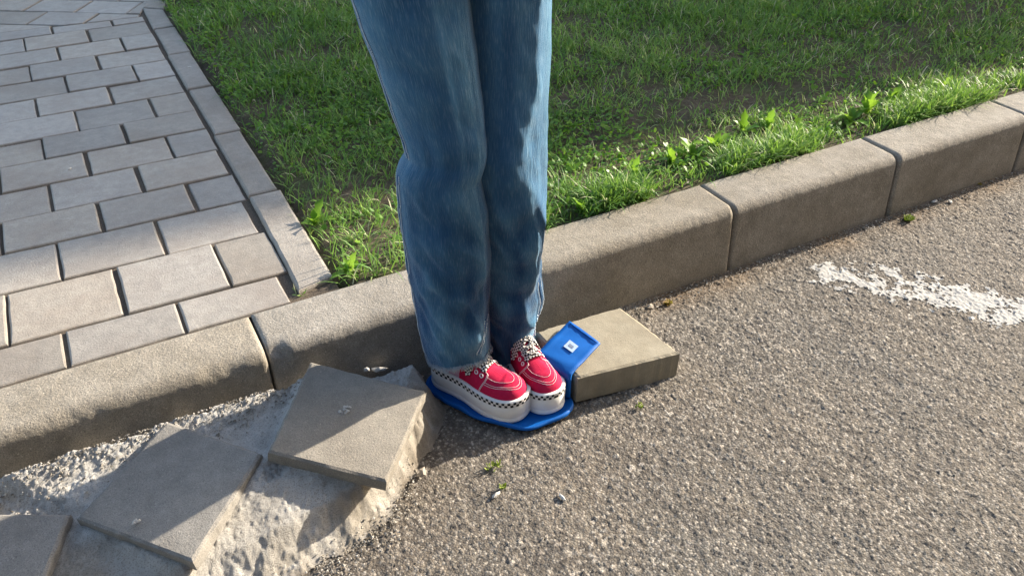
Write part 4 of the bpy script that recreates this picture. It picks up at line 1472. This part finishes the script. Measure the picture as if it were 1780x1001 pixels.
# growth in the gutter and on the asphalt
def tuft(name, loc, n, ln, w, mat, seed, label, cat, spread=.012):
    r = random.Random(seed); V, F = [], []
    for k in range(n):
        a_ = r.random() * 6.28; q = spread * r.random() ** .5
        b_ = Vector((math.cos(a_) * q, math.sin(a_) * q * .7, 0)); az = r.random() * 6.28; L = ln * (.4 + .7 * r.random())
        d_ = Vector((math.cos(az) * .6, math.sin(az) * .6, .5 + .5 * r.random())).normalized(); s_ = Vector((-math.sin(az), math.cos(az), 0)) * w
        i0 = len(V); V += [b_ - s_, b_ + s_, b_ + d_ * L * .6 - s_ * 1.1, b_ + d_ * L * .6 + s_ * 1.1, b_ + d_ * L + Vector((0, 0, -.15 * L))]
        F += [(i0, i0 + 1, i0 + 3, i0 + 2), (i0 + 2, i0 + 3, i0 + 4)]
    o = mesh_obj(name, V, F, M[mat], None, True); o.location = loc
    ta = o.data.attributes.new('tone', 'FLOAT', 'POINT'); ta.data.foreach_set('value', [random.Random(i // 5).random() for i in range(len(V))])
    return tag(o, label, cat)


g = at(1577, 380); tuft('moss_tuft', (g.x, g.y - .004, 0), 150, .014, .0013, 'moss', 1, 'yellow green moss tuft at the kerb foot beside the second joint from the right', 'moss', .017)
g = at(1160, 527); tuft('dry_weed', (g.x, g.y - .004, 0), 60, .014, .0014, 'rust_leaf', 2, 'small rusty yellow weed at the kerb foot behind the concrete block', 'weed', .009)
g = at(873, 848); tuft('sprig', (g.x, g.y, .001), 26, .012, .0014, 'moss', 3, 'tiny yellow-green sprig on the asphalt below the shoes, lower of two', 'weed', .006)
g = at(858, 812); tuft('sprig', (g.x, g.y, .001), 40, .010, .0013, 'moss', 4, 'tiny straw-coloured sprig on the asphalt below the shoes, upper of two', 'weed', .016)
g = at(1110, 707); tuft('sprig', (g.x, g.y, .001), 26, .010, .0012, 'moss', 5, 'tiny pale green sprig in front of the concrete block', 'weed', .010)
g = at(522, 508, TOP); tuft('grass_tuft', (g.x, g.y, TOP - .01), 16, .03, .0011, 'grass', 6, 'short grass tuft growing in the joint at the foot of the edging', 'grass', .010)
g = at(1703, 322); tuft('dry_weed', (g.x, g.y, 0), 26, .012, .0012, 'rust_leaf', 7, 'tiny dry weed at the kerb foot near the right edge of the picture', 'weed', .008)

# ------------------------------------------------------------------ loose stones
big_chips = [((655, 637, .07), .010, (2.0, .7, .5), 'elongated white mortar chip in the dark gap behind the shoe-side slab', -.35),
             ((632, 634, .08), .006, (1, 1, .8), 'small white crumb of mortar left of the elongated chip behind the slab', 0),
             ((713, 640, .06), .008, (1.4, .7, .6), 'white splinter of mortar lying beside the shoe heel at the kerb', .6),
             ((718, 662, .05), .009, (1, 1, .9), 'brownish stone wedged between slab corner and heel', 0),
             ((690, 655, .05), .008, (1, 1, .8), 'dark stone in the gap behind the slab corner', .4),
             ((978, 866, .0), .007, (.45, 1.6, .5), 'slim pale splinter lying on the asphalt below the shoes', .1),
             ((862, 861, .0), .008, (1.5, .6, .5), 'flat pale pebble on the asphalt under the small sprigs', .3),
             ((1620, 350, .0), .009, (1.3, .8, .6), 'pale stone chip on the asphalt right of the moss', .2),
             ((1652, 352, .0), .007, (1.2, .8, .6), 'second pale stone chip farther right of the moss', .9),
             ((1130, 535, .0), .009, (1.1, 1, .7), 'grey pebble at the kerb foot behind the concrete block', .9),
             ((330, 118, TOP + .003), .0055, (1.3, .8, .5), 'tiny white fleck on top of an edging stone beside the lawn', 0),
             ((121, 294, TOP + .001), .005, (1.6, .7, .3), 'tiny white fleck on a shaded paver left of the edging', .8),
             ((1195, 318, TOP + .001), .004, (1.5, .7, .4), 'tiny dry crumb on the kerb top at the joint in mid picture', .3),
             ((735, 822, .004), .009, (1.3, .9, .6), 'grey pebble beside the slab edge on the asphalt', .9)]
for i, (p_, r_2, sq, lab, rot) in enumerate(big_chips):
    if lab is None: continue
    q = at(*p_)
    if q.z < .1: q.y = min(q.y, KERB_Y0 - .012)
    o = chip_mesh('stone_chip', r_2, M['stone_chip'] if i in (0, 1, 2, 5, 6, 7, 8, 10, 11) else M['grit'], 50 + i, (q.x, q.y, q.z + r_2 * .3), sq, rot)
    tag(o, lab, 'stone', 'loose stone chips')

# rubble grit: uncountable crumbs
def grit(name, n, region, smin, smax, mat, seed, zf):
    g = np.random.default_rng(seed)
    x, y = region(g, n); n = len(x)
    s_ = g.uniform(smin, smax, n) * g.uniform(.5, 1, n)
    base = np.array([(1, 0, 0), (-1, 0, 0), (0, 1, 0), (0, -1, 0), (0, 0, .7), (0, 0, -.5)])
    j = base[None] * g.uniform(.6, 1.3, (n, 6, 1)) + g.normal(0, .18, (n, 6, 3))
    a = g.uniform(0, 6.28, n); ca_, sa_ = np.cos(a)[:, None], np.sin(a)[:, None]
    st_ = g.uniform(.7, 1.5, n)[:, None]
    X, Y = j[:, :, 0] * st_, j[:, :, 1]
    j2 = np.stack([X * ca_ - Y * sa_, X * sa_ + Y * ca_, j[:, :, 2]], 2) * s_[:, None, None]
    z = zf(x, y) + s_ * .25
    V = j2 + np.stack([x, y, z], 1)[:, None, :]
    tri = np.array([(0, 2, 4), (2, 1, 4), (1, 3, 4), (3, 0, 4), (2, 0, 5), (1, 2, 5), (3, 1, 5), (0, 3, 5)])
    F = (tri[None] + (np.arange(n) * 6)[:, None, None]).reshape(-1, 3)
    tn = np.repeat(g.uniform(.15, 1, n) ** 1.0, 6)
    z0 = np.zeros(n * 6)
    o = np_mesh(name, V.reshape(-1, 3), [F], mat, None, False, {'tone': tn, 'dirt': z0, 'lime': z0})
    return struct(o, 'stuff')


def reg_ramp(g, n):
    x = g.uniform(-.5, .24, n); y = KERB_Y0 - .002 - np.abs(g.normal(0, .035, n))
    k = g.random(n) < .25 + .9 * fbm(x * 12, y * 12, 54)
    return x[k], y[k]


grit('ramp_gravel', 2600, reg_ramp, .001, .0036, M['mortar'], 1, lambda x, y: ramp_z(x, y, inside_dist(x, y, rp)) + .004)


def reg_edge(g, n):
    u = g.random(n); x = np.interp(u, [0, .4, 1], [-.35, .12, .36]); y = np.interp(x, [-.35, .12, .27, .36], [.90, .905, .94, 1.04]) + g.normal(0, .018, n)
    return x, y


grit('ramp_edge_gravel', 900, reg_edge, .001, .0035, M['mortar'], 2, lambda x, y: np.maximum(ramp_z(x, y, inside_dist(x, y, rp)), 0) + .002)


def reg_gutter(g, n):
    x = g.uniform(.9, 3.0, n); y = KERB_Y0 - .004 - np.abs(g.normal(0, .022, n))
    return x, y


grit('gutter_grit', 2200, reg_gutter, .001, .0034, M['mortar'], 3, lambda x, y: x * 0 + .003)


def reg_road(g, n):
    x = g.uniform(.1, 3.0, n); y = g.uniform(.25, 1.26, n)
    k = (y > .9 - .55 * (x + .1)) & (y > -.3 + .40 * x) & ~((x < .5) & (y > 1.0) & (x < .1 + (y - .85)))
    return x[k], y[k]


grit('road_grit', 5200, reg_road, .0008, .0026, M['asphalt'], 4, lambda x, y: asphalt_height(x, y)[0] - .002)


def reg_joint(g, n):
    i = g.integers(0, len(row_y), n); x = g.uniform(-.3, .29, n)
    y = np.array(row_y)[i] + slope * x + g.normal(0, .0016, n)
    e = g.random(n) < .35
    x = np.where(e, EDGE_X0 - .006 + g.normal(0, .003, n), x); y = np.where(e, g.uniform(1.45, 3.3, n), y)
    return x, y


grit('joint_grit', 3000, reg_joint, .0008, .0026, M['sand'], 5, lambda x, y: x * 0 + TOP - .0065)

# ------------------------------------------------------------------ house beyond the lawn (out of the picture; its shade falls on lawn and path)
house = empty('house', (17, 5.2, 0))
tag(house, 'plain rendered house with tiled roof standing beyond the lawn', 'house')
HH = 6.0
shift = HH / math.tan(SUN_EL)
ang = R(-4.3)
# the eaves' shadow should lie on Y = 1.80 - .075 X at pavement height
dd = (HH - TOP) / math.tan(SUN_EL)
ex0, ey0 = 0 + dd * math.cos(SUN_HEAD), 1.80 + dd * math.sin(SUN_HEAD)
du = Vector((math.cos(ang), math.sin(ang), 0)); dn = Vector((-math.sin(ang), math.cos(ang), 0))
E0 = Vector((ex0, ey0, 0))
a0, a1 = -7.0, 7.0
HO = Vector(house.location)


def hp(u, v, z): return E0 + du * u + dn * v + Vector((0, 0, z)) - HO


w0, dep = .35, 8.0
V = [hp(a0, w0, 0), hp(a1, w0, 0), hp(a1, dep, 0), hp(a0, dep, 0), hp(a0, w0, HH - .02), hp(a1, w0, HH - .02), hp(a1, dep, HH - .02), hp(a0, dep, HH - .02)]
mesh_obj('wall', V, [(0, 1, 5, 4), (1, 2, 6, 5), (2, 3, 7, 6), (3, 0, 4, 7)], M['wall'], house)
ridge = (w0 + dep) / 2
V = [hp(a0 - .3, 0, HH - .12), hp(a1 + .3, 0, HH - .12), hp(a0 - .3, 0, HH), hp(a1 + .3, 0, HH), hp(a0 - .3, ridge, HH + 1.0), hp(a1 + .3, ridge, HH + 1.0), hp(a0 - .3, dep + .35, HH), hp(a1 + .3, dep + .35, HH), hp(a0 - .3, dep + .35, HH - .12), hp(a1 + .3, dep + .35, HH - .12)]
mesh_obj('roof', V, [(0, 1, 3, 2), (2, 3, 5, 4), (4, 5, 7, 6), (6, 7, 9, 8), (8, 9, 1, 0), (0, 2, 4, 6, 8), (1, 3, 5, 7, 9)], M['roof'], house)
for fl in (1.0, 3.8):
    for k in range(5):
        u0 = a0 + 1.0 + k * 2.7
        fr = mesh_obj('window', [hp(u0, w0 - .03, fl), hp(u0 + 1.2, w0 - .03, fl), hp(u0 + 1.2, w0 - .03, fl + 1.4), hp(u0, w0 - .03, fl + 1.4), hp(u0, w0 + .02, fl), hp(u0 + 1.2, w0 + .02, fl), hp(u0 + 1.2, w0 + .02, fl + 1.4), hp(u0, w0 + .02, fl + 1.4)],
                      [(0, 1, 2, 3), (0, 4, 5, 1), (1, 5, 6, 2), (2, 6, 7, 3), (3, 7, 4, 0)], M['frame'], house)
        for s_ in (0, 1):
            u1 = u0 + .08 + s_ * .54
            mesh_obj('pane', [hp(u1, w0 - .04, fl + .08), hp(u1 + .5, w0 - .04, fl + .08), hp(u1 + .5, w0 - .04, fl + 1.32), hp(u1, w0 - .04, fl + 1.32)], [(0, 1, 2, 3)], M['glass'], fr)

# unseen brick building, added behind the camera to cut skylight on kerb and jeans
shop = empty('added_sky_blocker', (0, -3.6, 0))
tag(shop, 'long dark brick building added unseen behind the camera to block skylight', 'building')
mb = MB()
def boxvf(x0, x1, y0, y1, z0, z1):
    v = [(x0, y0, z0), (x1, y0, z0), (x1, y1, z0), (x0, y1, z0), (x0, y0, z1), (x1, y0, z1), (x1, y1, z1), (x0, y1, z1)]
    return [Vector(q) for q in v], [(0, 3, 2, 1), (4, 5, 6, 7), (0, 1, 5, 4), (1, 2, 6, 5), (2, 3, 7, 6), (3, 0, 4, 7)]
M['brick'] = plain('dark_brick', (.10, .09, .08), .9, .2, 40, .008, .4)
mesh_obj('wall', *boxvf(-14, 14, -8, 0, -.01, 7.0), M['brick'], shop)
mesh_obj('roof', *boxvf(-14.3, 14.3, -8.3, .3, 7.0, 7.25), M['roof'], shop)
for fl in (1.0, 4.2):
    for k in range(9):
        x0 = -13 + k * 3.0
        fr = mesh_obj('window', *boxvf(x0, x0 + 1.3, .002, .05, fl, fl + 1.5), M['frame'], shop)
        for s_ in (0, 1): mesh_obj('pane', *boxvf(x0 + .08 + s_ * .6, x0 + .62 + s_ * .6, .051, .055, fl + .08, fl + 1.42), M['glass'], fr)

scene.render.engine = 'CYCLES'
